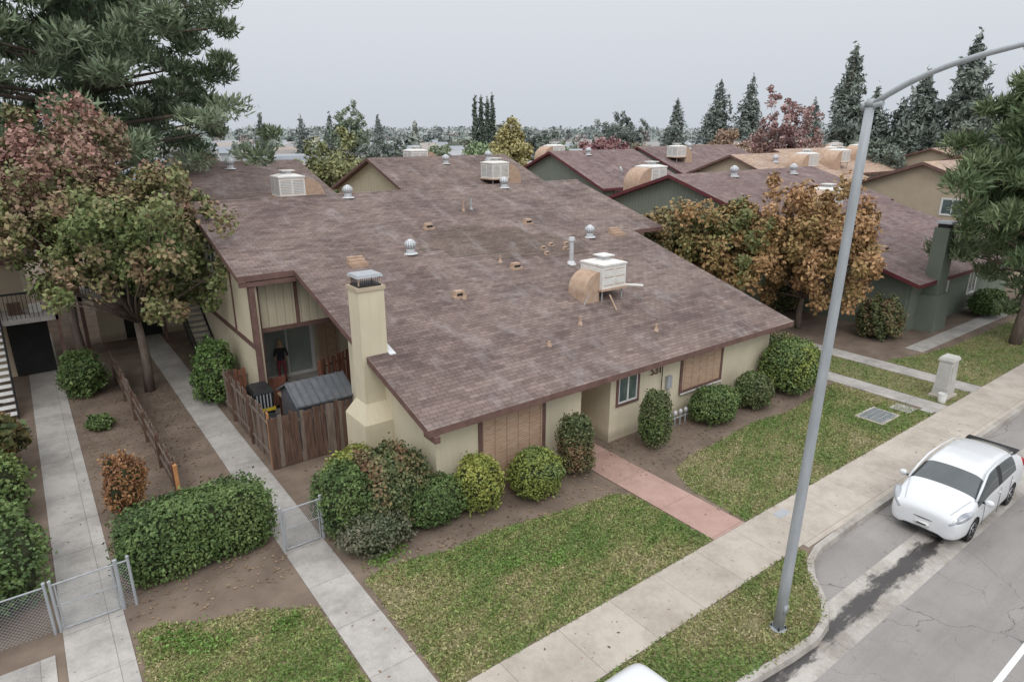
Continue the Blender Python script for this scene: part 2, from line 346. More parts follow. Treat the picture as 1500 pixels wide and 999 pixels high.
for i in range(n-1):
    a,b=kc[i],kc[i+1];c,d_=ki[i+1],ki[i];e1,e2=ko[i],ko[i+1]
    mb.add([(a[0],a[1],0.012),(b[0],b[1],0.012),(c[0],c[1],.014),(d_[0],d_[1],.014),(e1[0],e1[1],-.14),(e2[0],e2[1],-.14)],[(0,1,2,3),(4,5,1,0)],kerbm)
mb.done('kerb')
mb=MB(); mb.add([(-200,-6,-.13),(300,-6,-.13),(300,6.9,-.13),(-200,6.9,-.13)],[(0,1,2,3)],asph); mb.done('road')
mb=MB(); mb.add([(-200,4.52,-.126),(300,4.52,-.126),(300,5.55,-.126),(-200,5.55,-.126)],[(0,1,2,3)],gutm); mb.done('gutter')
mb=MB(); mb.add([(6,4.0,-.121),(24,4.0,-.121),(24,6.5,-.121),(6,6.5,-.121)],[(0,1,2,3)],wetm); mb.done('wet_stain')
mb=MB(); mb.add([(-200,2.35,-.125),(300,2.35,-.125),(300,2.46,-.125),(-200,2.46,-.125)],[(0,1,2,3)],white); mb.done('road_marking')
mb=MB(); mb.box(-200,14.4,6.95,8.42,-.05,.018,conc); mb.box(14.4,300,6.805,8.42,-.05,.018,conc); mb.done('sidewalk')
mb=MB(); mb.box(3.78,4.78,8.425,40,-.05,.014,concp); mb.done('concrete_path')
mb=MB(); mb.box(-.83,.28,8.425,40,-.05,.014,concp); mb.done('concrete_path')
mb=MB(); mb.box(26.0,26.95,8.425,22,-.05,.014,concp); mb.box(29.2,30.2,8.425,34,-.05,.014,concp); mb.box(33,60,11.8,12.6,-.05,.014,concp); mb.done('concrete_path')
mb=MB(); mb.box(12.75,14.05,8.425,15.9,-.05,.02,pink); mb.done('front_walk')
mb=MB(); mb.box(-6,-.9,8.425,9.6,-.05,.012,concp); mb.box(-6,-1.0,12.5,13.9,-.05,.012,concp); mb.box(5.1,11.8,18.9,26.4,-.05,.012,concp); mb.done('concrete_pad')
lawns=[
 [(4.85,8.45),(12.7,8.45),(12.7,11.2),(12.2,11.55),(11,11.7),(9.6,11.9),(8.4,12.15),(7.2,12.1),(6.2,12.35),(5.4,12.45),(4.95,12.3)],
 [(14.15,8.45),(23,8.45),(25.6,8.45),(25.8,9.5),(25.9,12.3),(24.5,12.1),(22,11.75),(19.6,12.0),(17.8,11.8),(16,11.75),(14.8,11.4),(14.3,10.4)],
 [(.35,8.45),(3.72,8.45),(3.72,12.1),(3.2,12.4),(2.5,12.9),(1.6,13.1),(.9,13.6),(.4,13.6)],
 [(-100,5.38),(9.4,5.38),(11.4,5.17),(12.3,5.3),(12.8,5.62),(13.15,6.0),(13.6,6.4),(14,6.6),(14.2,6.93),(-100,6.93)],
 [(27.0,8.45),(29.1,8.45),(29.1,15.5),(27,15.5)],
 [(30.3,8.45),(60,8.45),(60,11.2),(36,11.3),(33,11.6),(30.3,12.3)]]
def inpoly(X,Y,poly):
    ins=np.zeros(len(X),bool); n=len(poly)
    for i in range(n):
        x1,y1=poly[i];x2,y2=poly[(i+1)%n]
        c=((y1>Y)!=(y2>Y))&(X<(x2-x1)*(Y-y1)/((y2-y1)+1e-12)+x1); ins^=c
    return ins
BP=[]
for k,pl in enumerate(lawns):
    mb=MB(); mb.add([(x,y,.004) for x,y in pl],[list(range(len(pl)))],lawnm); mb.done('lawn')
    xs=[p[0] for p in pl];ys=[p[1] for p in pl]; x0,x1=max(min(xs),-4),min(max(xs),42); y0,y1=min(ys),max(ys)
    dens=1500 if k in(0,2,3) else (900 if k==1 else 350)
    nn=int((x1-x0)*(y1-y0)*dens); X=rng.uniform(x0-.05,x1+.05,nn);Y=rng.uniform(y0-.06,y1+.08,nn)
    j=rng.normal(0,.06,(2,nn)); m=inpoly(X+j[0],Y+j[1],pl); BP.append(np.stack([X[m],Y[m],np.zeros(m.sum())],1))
P=np.concatenate(BP); nz=snoise(P,.7,5)*.9+snoise(P,2.3,9)*.7+snoise(P,7,19)*.45
keep=rng.random(len(P))<np.clip(1.0-(nz-.5)*.6,.25,1); P=P[keep];nz=nz[keep]
h=rng.uniform(.03,.07,len(P)); P[:,2]=h*.45
pal=np.array([(.125,.20,.05),(.195,.245,.075),(.285,.268,.12),(.37,.315,.185)])
t=np.clip(nz*1.2+1.08+rng.normal(0,.55,len(P)),0,2.99); i=t.astype(int);fr=(t-i)[:,None]
cols=pal[i]*(1-fr)+pal[i+1]*fr
o=unit(len(P)); o[:,2]*=.6; leaves('grass',P,o,.05,cols*rng.uniform(.72,1.3,len(P))[:,None],None,aspect=2.4,bias=.5,up=.3)
T=[(1.2,12.6),(1.7,12.3),(3.0,12.0),(1.0,13.0),(5.6,12.75),(5.9,12.9),(8.0,10.7),(9.0,10.2)]
PT=np.concatenate([np.stack([rng.normal(x,.22,220),rng.normal(y,.15,220),rng.uniform(.02,.09,220)],1) for x,y in T])
leaves('weeds',PT,unit(len(PT)),.055,palette(PT,[(.1,.18,.035),(.13,.23,.05),(.16,.26,.065)],3),None,bias=.2,up=.3)
X=rng.uniform(-1,26,16000);Y=rng.uniform(4.6,30,16000); m=((X<3.7)&(X>.35)&(Y>13.5))|((Y<13.9)&(X>5)&(Y>11.6))|((rng.random(16000)<.05)&(Y>7)); PL=np.stack([X[m],Y[m],np.full(m.sum(),.022)],1)
leaves('leaf_litter',PL,np.tile((0,0,1.),(len(PL),1)),.06,palette(PL,[(.1,.07,.05),(.25,.16,.1),(.32,.23,.15)],4),None,bias=.9)
# ------------------------------------------------------------ roof kit
def turbine(mb,x,y,z,s=1):
    mb.cyl((x,y,z-.15),(x,y,z+.18*s),.17*s,.17*s,14,metal_l); mb.cyl((x,y,z+.02),(x,y,z-.02),.26*s,.3*s,14,metal_l)
    mb.sphere((x,y,z+.34*s),(.24*s,.24*s,.19*s),28,8,metal_l,metal_g); mb.cyl((x,y,z+.5*s),(x,y,z+.55*s),.13*s,.05*s,12,metal_l)
def pipe(mb,x,y,z,h,r,mt): mb.cyl((x,y,z-.1),(x,y,z+h),r,r,8,mt); mb.cyl((x,y,z-.05),(x,y,z+.1),r*2.6,r*1.3,8,mt)
def boxvent(mb,x,y,z,s,mt):
    mb.box(x-.28*s,x+.28*s,y-.2*s,y+.2*s,z-.1,z+.02,mt); mb.frustum((x,y),.2*s,.16*s,z,z+.22*s,.17*s,.12*s,mt); mb.box(x-.16*s,x+.16*s,y-.17*s,y-.155*s,z+.05*s,z+.14*s,dark)
def louver(mb,x,y,z):
    for i in range(3): mb.box(x-.3,x+.3,y-.25+i*.17,y-.12+i*.17,z-.12+i*.04,z+.04+i*.08,rust)
    mb.box(x-.34,x+.34,y-.3,y+.3,z-.2,z+.0,rust)
def cooler(mb,x,y,z,s=1,side=-1,body=None,big=False):
    body=body or offw
    a=.58*s
    for i in(-1,1):
        for j in(-1,1): mb.cyl((x+i*a*.85,y+j*a*.85,z-.3),(x+i*a*.85,y+j*a*.85,z+.3*s),.03,.03,6,metal_g)
    mb.box(x-a*1.12,x+a*1.12,y-a*1.1,y+a*1.1,z+.22*s,z+.29*s,rust)
    mb.box(x-a,x+a,y-a,y+a,z+.29*s,z+1.1*s,body)
    mb.box(x-a*1.05,x+a*1.05,y-a*1.05,y+a*1.05,z+1.1*s,z+1.16*s,body)
    mb.frustum((x,y),a*1.03,a*1.03,z+1.16*s,z+1.25*s,a*.5,a*.5,body); mb.cyl((x,y,z+1.25*s),(x,y,z+1.37*s),.22*s,.22*s,12,metal_l); mb.box(x-.28*s,x+.28*s,y-.28*s,y+.28*s,z+1.37*s,z+1.41*s,body)
    lv=metal_g if big else offw
    for fz in range(9):
        zz=z+(.40+fz*.07)*s
        for j in (-.48,.48):
            mb.box(x+j*a-.4*a,x+j*a+.4*a,y-a-.012,y-a+.01,zz,zz+.022*s,rust if fz%4==0 else lv)
            mb.box(x-a-.012,x-a+.01,y+j*a-.4*a,y+j*a+.4*a,zz,zz+.022*s,lv)
    R=.9*s if big else .7*s; w=a*(.95 if big else .75); pts=[]
    for k in range(13):
        t=math.pi*k/24; pts.append((x+side*(a+R*math.sin(t)),z+.2*s+R*math.cos(t)))
    ring=[(px,y-w,pz) for px,pz in pts]+[(px,y+w,pz) for px,pz in pts]
    n=len(pts); cx=(x+side*a,y-w,z+.2*s); cy=(x+side*a,y+w,z+.2*s)
    mb.add(ring,[[i,i+1,n+i+1,n+i] for i in range(n-1)],rust)
    mb.add(ring+[cx,cy],[[2*n]+list(range(n)),[2*n+1]+list(range(2*n-1,n-1,-1))],rust)
    xa,xb=sorted((x+side*a,x+side*(a+R))); mb.box(xa+.002,xb,y-w,y+w,z-.4,z+.2*s,rust)
# ------------------------------------------------------------ window on planes
def win_d(mb,s0,s1,z0,z1,d,frame,kind='slide',trim=.09,g=None):
    g=g or glass
    mb.box(s0-trim,s1+trim,d-.05,d+.02,z1,z1+trim,frame); mb.box(s0-trim,s1+trim,d-.05,d+.02,z0-trim,z0,frame)
    mb.box(s0-trim,s0,d-.047,d+.02,z0,z1,frame); mb.box(s1,s1+trim,d-.047,d+.02,z0,z1,frame)
    if kind=='blind':
        mb.box(s0,s1,d-.03,d+.02,z0,z1,blind); return
    f=.05
    mb.box(s0,s1,d-.035,d+.02,z1-f,z1,white); mb.box(s0,s1,d-.035,d+.02,z0,z0+f,white); mb.box(s0,s0+f,d-.032,d+.02,z0+f,z1-f,white); mb.box(s1-f,s1,d-.032,d+.02,z0+f,z1-f,white)
    m=(s0+s1)/2; mb.box(m-.03,m+.03,d-.034,d+.02,z0+f,z1-f,white); mb.box(s0+f,m-.03,d-.015,d+.02,z0+f,z1-f,g); mb.box(m+.03,s1-f,d-.01,d+.02,z0+f,z1-f,g)
def win_s(mb,d0,d1,z0,z1,s,frame,trim=.08):
    M=Matrix(((0,1,0,0),(1,0,0,0),(0,0,1,0),(0,0,0,1))); old=mb.M; mb.M=M; win_d(mb,d0,d1,z0,z1,s,frame,trim=trim); mb.M=old
# ------------------------------------------------------------ main house
H=empty('apartment_house')
zr=lambda x,y:2.7+.29*(y-13.4)
mb=MB()
mb.prism([(7.37,13.4),(24.1,13.4),(24.1,22.3),(26.3,22.3),(26.3,28.9),(5.45,28.9),(5.45,22.5),(7.37,22.5)],zr,.2,roof_br,brown)
zb=lambda x,y:zr(0,28.9)-.29*(y-28.9)
mb.prism([(26.3,28.9),(26.3,35.9),(5.45,35.9),(5.45,28.9)],zb,.2,roof_br,brown)
for i in range(70):
    x=5.45+i*.298; mb.frustum((x+.15,28.9),.155,.16,zr(0,28.9)-.05,zr(0,28.9)+.045,.15,.04,roof_br)
pp=[(12.6,22.65),(13.5,22.65),(13.5,21.9),(15.1,21.9),(15.1,21.3),(17.2,21.3),(17.2,20.85),(19.9,20.85),(19.9,21.6),(20.5,21.6),(20.5,22.5),(19.2,22.5),(19.2,23.1),(18.3,23.1),(18.3,24.0),(16.6,24.0),(16.6,24.6),(14.2,24.6),(14.2,24.15),(12.9,24.15),(12.9,23.4),(12.6,23.4)]
mb.prism(pp,lambda x,y:zr(x,y)+.01,.008,roof_patch,roof_patch)
mb.done('roof',H)
def wall_s(mb,s,th,d0,d1,zt,mt,z0=-.1):
    k=[d0]+([28.9] if d0<28.9<d1 else [])+[d1]
    a=[(s,y,z0) for y in k]+[(s,y,zt(y)) for y in reversed(k)]; b=[(s+th,y,z) for _,y,z in a]; n=len(a)
    mb.add(a+b,[list(range(n))[::-1],list(range(n,2*n))]+[[i,(i+1)%n,n+(i+1)%n,n+i] for i in range(n)],mt)
zt=lambda y:min(zr(0,y),zb(0,y))-.2
mb=MB()
Z=zt(14.0)
mb.box(7.9,13.2,14.0,14.2,-.1,Z,cream); mb.box(14.5,23.5,14.0,14.2,-.1,Z,cream); mb.box(13.2,14.5,15.9,16.0,-.1,3.1,tan)
mb.box(13.0,13.2,14.2,16.1,-.1,zt(14.2),tan); mb.box(14.5,14.7,14.2,16.1,-.1,zt(14.2),cream)
mb.box(13.2,14.5,14.2,15.9,2.52,2.58,cream)
wall_s(mb,7.9,.2,14.2,19.5,zt,cream); wall_s(mb,23.3,.2,14.2,35.2,zt,cream); wall_s(mb,25.5,.2,23,35.2,zt,cream)
wall_s(mb,5.9,.18,22.7,35.2,zt,cream)
mb.box(8.1,12,19.4,19.5,-.1,4.0,cream)
mb.box(6.08,11.8,23.2,23.35,3.25,zt(23.2),cream_sid)
mb.box(6.08,11.8,23.35,25.6,3.15,3.22,cream)
mb.box(6.08,12,25.6,25.75,-.1,3.15,cream)
wall_s(mb,11.8,.2,19.5,28,zt,cream)
mb.box(5.9,25.5,35.2,35.4,-.1,5.0,cream); mb.box(23.5,25.5,22.9,23.0,-.1,5.1,cream)
mb.box(6.08,11.8,24.6,25.6,-.1,.38,concp)
mb.done('walls',H)
mb=MB()
mb.box(6.08,11.8,23.13,23.37,3.1,3.24,brown)
mb.box(5.8,5.98,22.55,22.7,-.1,5.05,brown); mb.box(5.86,5.9,22.75,35.2,2.6,2.78,brown)
mb.box(5.86,5.9,22.9,23.05,2.78,5.1,brown); mb.box(5.86,5.9,25.2,25.32,2.78,5.8,brown)
mb.box(7.5,7.62,23.15,23.2,3.25,5.3,brown); mb.box(5.5,7.4,22.5,22.62,4.95,5.1,brown)
mb.box(6.1,6.25,23.12,23.2,-.1,5.25,brown)
mb.box(7.5,7.66,13.3,13.9,2.32,2.5,brown)
win_d(mb,9.4,11.6,.15,2.3,14.0,brown,'blind',.12); win_d(mb,14.85,15.75,1.3,2.3,14.0,brown); win_d(mb,18.1,20.3,1.0,2.25,14.0,brown,'blind',.12)
win_s(mb,27.2,28.6,4.6,5.75,5.9,white)
win_d(mb,6.75,8.8,.46,2.55,25.6,white,g=glass_pale); win_d(mb,9.1,9.9,.46,2.5,25.6,tan,'blind',.08)
mb.box(18.0,20.4,13.9,13.94,.86,.9,white)
mb.box(10.15,10.27,25.46,25.6,2.1,2.4,blackm)
mb.box(17.2,17.45,13.88,14,1.3,1.75,metal_g); mb.cyl((17.32,13.93,0),(17.32,13.93,1.3),.02,.02,6,metal_g)
mb.cyl((16.9,13.9,.3),(16.9,13.9,2.3),.018,.018,6,blackm)
for i in range(4):
    x=17.0+i*.28; mb.cyl((x,13.5,0),(x,13.5,.45),.025,.025,6,metal_g); mb.sphere((x,13.5,.5),(.09,.07,.1),10,6,metal_l)
mb.cyl((16.9,13.5,.3),(18,13.5,.3),.025,.025,6,metal_g)
mb.box(12.3,12.6,13.985,14.0,.2,.35,metal_g)
mb.done('windows_and_trim',H)
cu=bpy.data.curves.new('house_number','FONT'); cu.body='531'; cu.size=.4; cu.extrude=.015; o=bpy.data.objects.new('house_number',cu); sc.collection.objects.link(o); o.location=(16.35,13.95,1.98); o.rotation_euler=(math.pi/2,0,0); cu.materials.append(brown); o.parent=H
mb=MB()
mb.box(7.25,8.05,16.9,17.6,1.5,5.65,cream); mb.box(7.0,7.9,16.5,17.9,-.1,1.75,cream)
mb.add([(7.0,16.5,1.75),(7.9,16.5,1.75),(7.9,17.9,1.75),(7.0,17.9,1.75),(7.25,16.9,2.25),(7.9,16.9,2.25),(7.9,17.6,2.25),(7.25,17.6,2.25)],[(0,1,5,4),(1,2,6,5),(2,3,7,6),(3,0,4,7)],cream)
mb.box(7.21,8.09,16.86,17.64,5.65,5.75,tan)
mb.box(7.3,8.0,16.95,17.55,5.75,5.8,blackm)
for x in(7.32,7.98):
    for y in(16.97,17.53): mb.cyl((x,y,5.75),(x,y,6.02),.02,.02,6,rust)
for k in range(12): mb.cyl((7.33+k*.058,16.97,5.78),(7.33+k*.058,16.97,6.0),.008,.008,4,blackm)
for k in range(10): mb.cyl((7.32,16.98+k*.06,5.78),(7.32,16.98+k*.06,6.0),.008,.008,4,blackm)
mb.frustum((7.65,17.25),.4,.36,6.02,6.1,.36,.32,metal_g)
mb.prism([(8.05,16.75),(8.25,16.75),(8.25,17.75),(8.05,17.75)],lambda x,y:zr(x,y)+.02,.03,metal_l,metal_l)
mb.done('chimney',H)
mb=MB()
for x,y in((12.1,28.5),(20.8,28.5),(12.04,22.7),(21.1,22.2)): turbine(mb,x,y,zr(x,y))
louver(mb,9.66,22.4,zr(0,22.4)+.05); louver(mb,22.8,22.2,zr(0,22.2)+.05)
for x,y in((14,24.7),(19,24.2),(15.5,20.5),(12,19.2)): boxvent(mb,x,y,zr(x,y),.9,rust)
for x,y in((17.9,21.7),(18.5,21.9),(18.9,21.4),(19.3,21.8),(17.7,21.2)): boxvent(mb,x,y,zr(x,y),.5,rust)
for x,y,h in((16.7,26.1,.4),(15.2,21.1,.25),(15.1,16.2,.3),(17.6,14.9,.25),(12.1,19.0,.25),(13.1,15.5,.15),(20.5,19.5,.2)): pipe(mb,x,y,zr(x,y),h,.04,rust)
pipe(mb,18.2,20.2,zr(0,20.2),.95,.09,metal_l); mb.cyl((18.2,20.2,zr(0,20.2)+.95),(18.2,20.2,zr(0,20.2)+1.08),.15,.13,10,metal_l)
pipe(mb,17.2,26.2,zr(0,26.2),.5,.04,metal_g)
mb.done('roof_vents',H)
mb=MB(); cooler(mb,17.6,17.7,zr(0,17.7)+.05,1.05,-1)
for a,b in(((16.4,17.2),(16.2,17.2)),((18.4,16.7),(18.9,16.8))): mb.cyl((a[0],a[1],zr(0,a[1])+.35),(b[0],b[1],zr(0,b[1])+.0),.02,.02,6,metal_g)
mb.cyl((18.3,17.3,zr(0,17.3)+.45),(19.0,16.9,zr(0,16.9)+.5),.05,.05,8,offw)
mb.cyl((17.2,16.9,zr(0,16.9)+.4),(17.2,16.5,zr(0,16.5)),.03,.03,8,rust)
mb.done('evaporative_cooler',H)
S=empty('exterior_stairs'); mb=MB()
for i in range(15):
    y=27.6+i*.27; z=.18*(i+1); mb.box(4.95,5.8,y,y+.3,z-.05,z,concp)
mb.box(4.9,5.85,31.6,34,2.6,2.72,concp)
for x in(4.93,5.83): mb.add([(x,27.5,0),(x,31.7,2.62),(x,31.7,2.82),(x,27.5,.2),(x+.04,27.5,0),(x+.04,31.7,2.62),(x+.04,31.7,2.82),(x+.04,27.5,.2)],[(0,1,2,3),(7,6,5,4),(3,2,6,7),(0,3,7,4)],blackm)
for i in range(22):
    y=27.6+i*.19; z=.18*(y-27.6)/.27+.1; mb.cyl((4.93,y,z),(4.93,y,z+.95),.012,.012,5,blackm)
mb.cyl((4.93,27.5,1.05),(4.93,31.7,3.8),.03,.03,6,blackm); mb.cyl((4.93,31.7,3.8),(4.93,34,3.8),.03,.03,6,blackm)
for i in range(12): mb.cyl((4.93,31.8+i*.19,2.7),(4.93,31.8+i*.19,3.8),.012,.012,5,blackm)
mb.done('stairs_and_railing',S)
# ------------------------------------------------------------ generic gable building
def building(name,s0,s1,d0,d1,dr,ef,er,rz,wall,sid,roof,trim,oh=.5,wins=True,vents=(),cool=()):
    B=empty(name)
    zf=lambda x,y: rz-(dr-y)*(rz-ef)/(dr-d0) if y<=dr else rz-(y-dr)*(rz-er)/(d1-dr)
    mb=MB()
    mb.prism([(s0-oh,d0-oh),(s1+oh,d0-oh),(s1+oh,dr),(s0-oh,dr)],zf,.22,roof,trim)
    mb.prism([(s0-oh,dr),(s1+oh,dr),(s1+oh,d1+oh),(s0-oh,d1+oh)],zf,.22,roof,trim)
    mb.done('roof',B); mb=MB()
    for s in(s0,s1):
        k=[(d0,-.1),(d1,-.1),(d1,zf(0,d1)-.22),(dr,rz-.22),(d0,zf(0,d0)-.22)]
        a=[(s,y,z) for y,z in k]; b=[(s+.15*(1 if s==s0 else -1),y,z) for y,z in k]; n=5
        mb.add(a+b,[list(range(n)),list(range(2*n-1,n-1,-1))]+[[i,(i+1)%n,n+(i+1)%n,n+i] for i in range(n)],sid)
    mb.box(s0+.15,s1-.15,d0,d0+.15,-.1,zf(0,d0)-.22,wall); mb.box(s0+.15,s1-.15,d1-.15,d1,-.1,zf(0,d1)-.22,wall)
    mb.done('walls',B)
    mb=MB()
    if wins:
        if ef>4:
            for s in np.arange(s0+1.5,s1-2,4.2): win_d(mb,s,s+1.6,3.6,4.7,d0,trim if trim!=brown else white); win_d(mb,s,s+1.6,.9,2.1,d0,white)
            win_s(mb,dr-3.0,dr-1.6,4.0,5.1,s0,white)
        else:
            for s in np.arange(s0+1.5,s1-2,4.5): win_d(mb,s,s+1.6,.9,2.1,d0,white)
        mb.box(s0-.03,s0,d0,d1,2.65,2.8,trim)
    for x,y in vents: turbine(mb,x,y,zf(x,y),1.3)
    for x,y,sd in cool: cooler(mb,x,y,zf(x,y)+.05,1.35,sd,big=True)
    if mb.v: mb.done('windows_and_vents',B)
    return B,zf
building('apartment_house',7.5,16.6,38.5,57,49,5.0,5.3,7.9,cream,cream_sid,roof_br,brown,vents=((12,47.5),(8.6,48.5)),cool=((13.6,41,1),(10.4,52,1)))
building('apartment_house',22.8,35,41.5,55.5,48.5,5.4,5.4,7.9,cream,cream_sid,roof_br,brown,vents=((28.5,47),(33,47.5)),cool=((30.5,43.0,1),(28.5,52,1)))
building('apartment_house',42.3,53,43,57,50,5.2,5.2,8.0,green,green_sid,roof_mar,maroon,vents=((46,49),(51,44.8)),cool=((45,53,-1),))
building('apartment_house',62,80,50,64,57,5.3,5.3,8.0,green,green_sid,roof_mar,maroon,vents=((70,56),),cool=((64,53,1),))
B,zf=building('apartment_house',34.8,51,22.8,35,28.9,5.3,5.2,7.2,green,green_sid,roof_mar,maroon,vents=((40,28),(47,27.8)),cool=((37.2,33,-1),))
mb=MB(); zl=lambda x,y:2.7+.29*(y-13.2)
mb.prism([(34.9,13.2),(50,13.2),(50,22.9),(34.9,22.9)],zl,.2,roof_mar,maroon)
wall_s(mb,35.4,.2,13.9,22.8,lambda y:zl(0,y)-.2,green); mb.box(35.6,49.5,13.8,13.95,-.1,2.65,green)
win_d(mb,38,40,1,2.2,13.8,white); win_d(mb,43,44,1,2.2,13.8,white)
mb.box(36.9,37.9,13.1,13.8,-.1,5.3,green); mb.box(36.6,38.2,12.9,13.8,-.1,1.9,green); mb.box(37,37.8,13.2,13.7,5.3,5.5,blackm); mb.frustum((37.4,13.45),.45,.38,5.5,5.6,.4,.33,metal_g)
turbine(mb,39,20.5,zl(0,20.5)); cooler(mb,40.5,21.5,zl(0,21.5),1.2,-1,big=True); boxvent(mb,38,16.5,zl(0,16.5),1,rust); pipe(mb,36.5,19,zl(0,19),.4,.05,rust)
mb.done('low_wing',B)
mb=MB()
for x,y,z in((45,43.6,5.9),):
    mb.cyl((x,y,z-.5),(x,y,z+.3),.03,.03,6,metal_g); mb.cyl((x,y-.05,z+.45),(x+.1,y-.12,z+.5),.35,.42,16,metal_l)
mb.done('satellite_dish',B)
tl=[(56,70,33,46),(55,72,15,29),(75,92,40,54),(76,94,20,34),(96,114,30,46),(98,116,52,66),(84,100,60,74),(76,93,2,16),(98,116,6,22)]
for k,(a,b,c,d_) in enumerate(tl): building('apartment_house',a,b,c,d_,(c+d_)/2,5.2,5.2,7.7,tan,tan,roof_tan,brown,vents=((a+4,(c+d_)/2-2),(a+11,(c+d_)/2-1)),cool=((a+6,(c+d_)/2-4,-1),(a+13,(c+d_)/2-3.5,-1)))
building('apartment_house',-15,-.2,33.5,47,40,5.2,5.2,7.4,tan,cream_sid,roof_br,brown)
A=empty('apartment_balcony'); mb=MB()
mb.box(-8,.6,31.6,33.5,2.65,2.85,concp); mb.box(-1.2,.2,33.3,33.45,.05,2.5,dark); mb.box(-3.5,-1.6,33.3,33.44,3.2,4.9,wood_r)
for i in range(60): mb.cyl((-8+i*.145,31.65,2.85),(-8+i*.145,31.65,3.85),.012,.012,5,blackm)
mb.box(-8,.6,31.6,31.68,3.82,3.9,blackm); mb.box(.5,.62,31.6,31.72,-.1,5.4,brown); mb.box(-2.1,-2.0,31.6,31.72,-.1,2.7,brown)
for i in range(14): mb.box(-2.4,-1.3,28.2+i*.25,28.5+i*.25,.19*(i+1)-.05,.19*(i+1),white)
for x in(-1.3,-2.44): mb.add([(x,28.1,0),(x,31.7,2.6),(x,31.7,2.8),(x,28.1,.2),(x+.04,28.1,0),(x+.04,31.7,2.6),(x+.04,31.7,2.8),(x+.04,28.1,.2)],[(0,1,2,3),(7,6,5,4),(3,2,6,7),(0,3,7,4)],blackm)
mb.cyl((-1.25,28.2,1.0),(-1.25,31.7,3.7),.03,.03,6,blackm)
for i in range(18): mb.cyl((-1.25,28.3+i*.19,.1+i*.145),(-1.25,28.3+i*.19,1.0+i*.147),.01,.01,5,blackm)
mb.box(-1.9,-1.3,31.5,31.7,3.9,4.0,mat('pink_cloth',(.5,.1,.3)))
mb.box(-1.0,-.55,32.4,32.8,2.85,3.3,wood_d); mb.box(-.3,.1,32.5,32.9,2.85,3.15,offw)
mb.done('balcony',A)
A=empty('apartment_walkway'); mb=MB()
mb.box(2.2,7.5,36.6,36.8,-.1,5.6,cream); mb.box(1.5,7.5,34.6,36.6,2.6,2.8,concp); mb.box(3.3,4.9,36.5,36.59,.05,2.3,dark)
mb.box(1.5,1.65,34.6,34.75,-.1,5.6,brown); mb.box(4.75,4.88,34.6,34.75,-.1,5.6,brown); mb.box(1.2,7.9,34.3,37,5.6,5.8,roof_br)
for i in range(26): mb.cyl((1.6+i*.13,34.65,2.8),(1.6+i*.13,34.65,3.75),.012,.012,5,blackm)
mb.box(1.5,4.9,34.62,34.68,3.72,3.78,blackm)
win_d(mb,5.2,6.2,3.3,4.9,36.6,brown); mb.box(2.6,3.5,36.5,36.6,2.8,4.9,wood_r); mb.done('walkway',A)
# ------------------------------------------------------------ fences
def plankfence(name,p0,p1,h,mats,lean=0,gap=.012,w=.14,drop=0):
    F=empty(name); mb=MB(); a=Vector(p0);b=Vector(p1);L=(b-a).length;t=(b-a)/L;nn=Vector((-t.y,t.x)); k=int(L/w)
    for i in range(k):
        c=a+t*(i+.5)*w; hh=h+random.uniform(-.06,.06)-drop*(i/k); ang=math.atan2(t.y,t.x)
        mb.M=Matrix.Translation((c.x,c.y,0))@Matrix.Rotation(ang,4,'Z')@Matrix.Rotation(random.gauss(0,.016),4,'Y')@Matrix.Rotation(lean+random.gauss(0,.016),4,'X')
        mb.box(-w/2+gap/2,w/2-gap/2,-.01,.01,.03,hh,random.choice(mats))
    mb.M=None
    for i in range(int(L/2.2)+1):
        c=a+t*min(i*2.2,L-.05)+nn*.05; mb.box(c.x-.045,c.x+.045,c.y-.045,c.y+.045,-.1,h*.97-drop*(i*2.2/L),mats[0])
    ang=math.atan2(t.y,t.x); mb.M=Matrix.Translation((a.x,a.y,0))@Matrix.Rotation(ang,4,'Z')
    for z in(.35,h-.35-drop*.5): mb.box(0,L,.015,.05,z,z+.08,mats[-1])
    mb.M=None; mb.done('planks',F); return F
plankfence('wooden_fence',(5.0,18.8),(7.6,18.8),1.75,[wood_d,wood_d,wood_g])
plankfence('wooden_fence',(5.0,18.85),(5.0,24.4),1.75,[wood_d,wood_g,wood_d,wood_g])
plankfence('wooden_fence',(5.1,24.5),(5.85,24.5),1.5,[wood_r,wood_d,wood_d])
plankfence('wooden_fence',(8.0,22.6),(10.6,23.6),1.85,[wood_r,wood_r,wood_d])
plankfence('wooden_fence',(2.25,18.9),(2.05,31),1.15,[wood_d,wood_g])
mb=MB(); mb.box(4.93,4.97,18.9,19.06,.0,1.85,wood_y); mb.box(2.2,2.3,18.75,18.9,-.1,1.05,wood_y); mb.done('fence_post')
def chainlink(name,x0,x1,y,h,z0=.06,gate=False):
    F=empty(name); mb=MB()
    for x in(x0,x1): mb.cyl((x,y,-.1),(x,y,h+.08),.03,.03,10,metal_g); mb.sphere((x,y,h+.09),(.04,.04,.03),10,5,metal_g)
    mb.cyl((x0,y,h),(x1,y,h),.018,.018,8,metal_g)
    if gate:
        mb.cyl((x0+.07,y,z0),(x1-.07,y,z0),.017,.017,8,metal_g); mb.cyl((x0+.07,y,z0),(x0+.07,y,h),.017,.017,8,metal_g); mb.cyl((x1-.07,y,z0),(x1-.07,y,h),.017,.017,8,metal_g); mb.cyl((x0,y,h*.55),(x1,y,h*.55),.012,.012,8,metal_g)
    W=x1-x0; hh=h-z0; s=.08; k=-int(hh/s)
    while k*s<W:
        for sg in(1,-1):
            xa=k*s; a=max(0,xa); b=min(W,xa+hh)
            if b>a:
                za=a-xa; zb_=b-xa
                if sg<0: za,zb_=hh-za,hh-zb_
                mb.cyl((x0+a,y,z0+za),(x0+b,y,z0+zb_),.0028,.0028,3,metal_g,False)
        k+=1
    mb.done('mesh_and_posts',F); return F
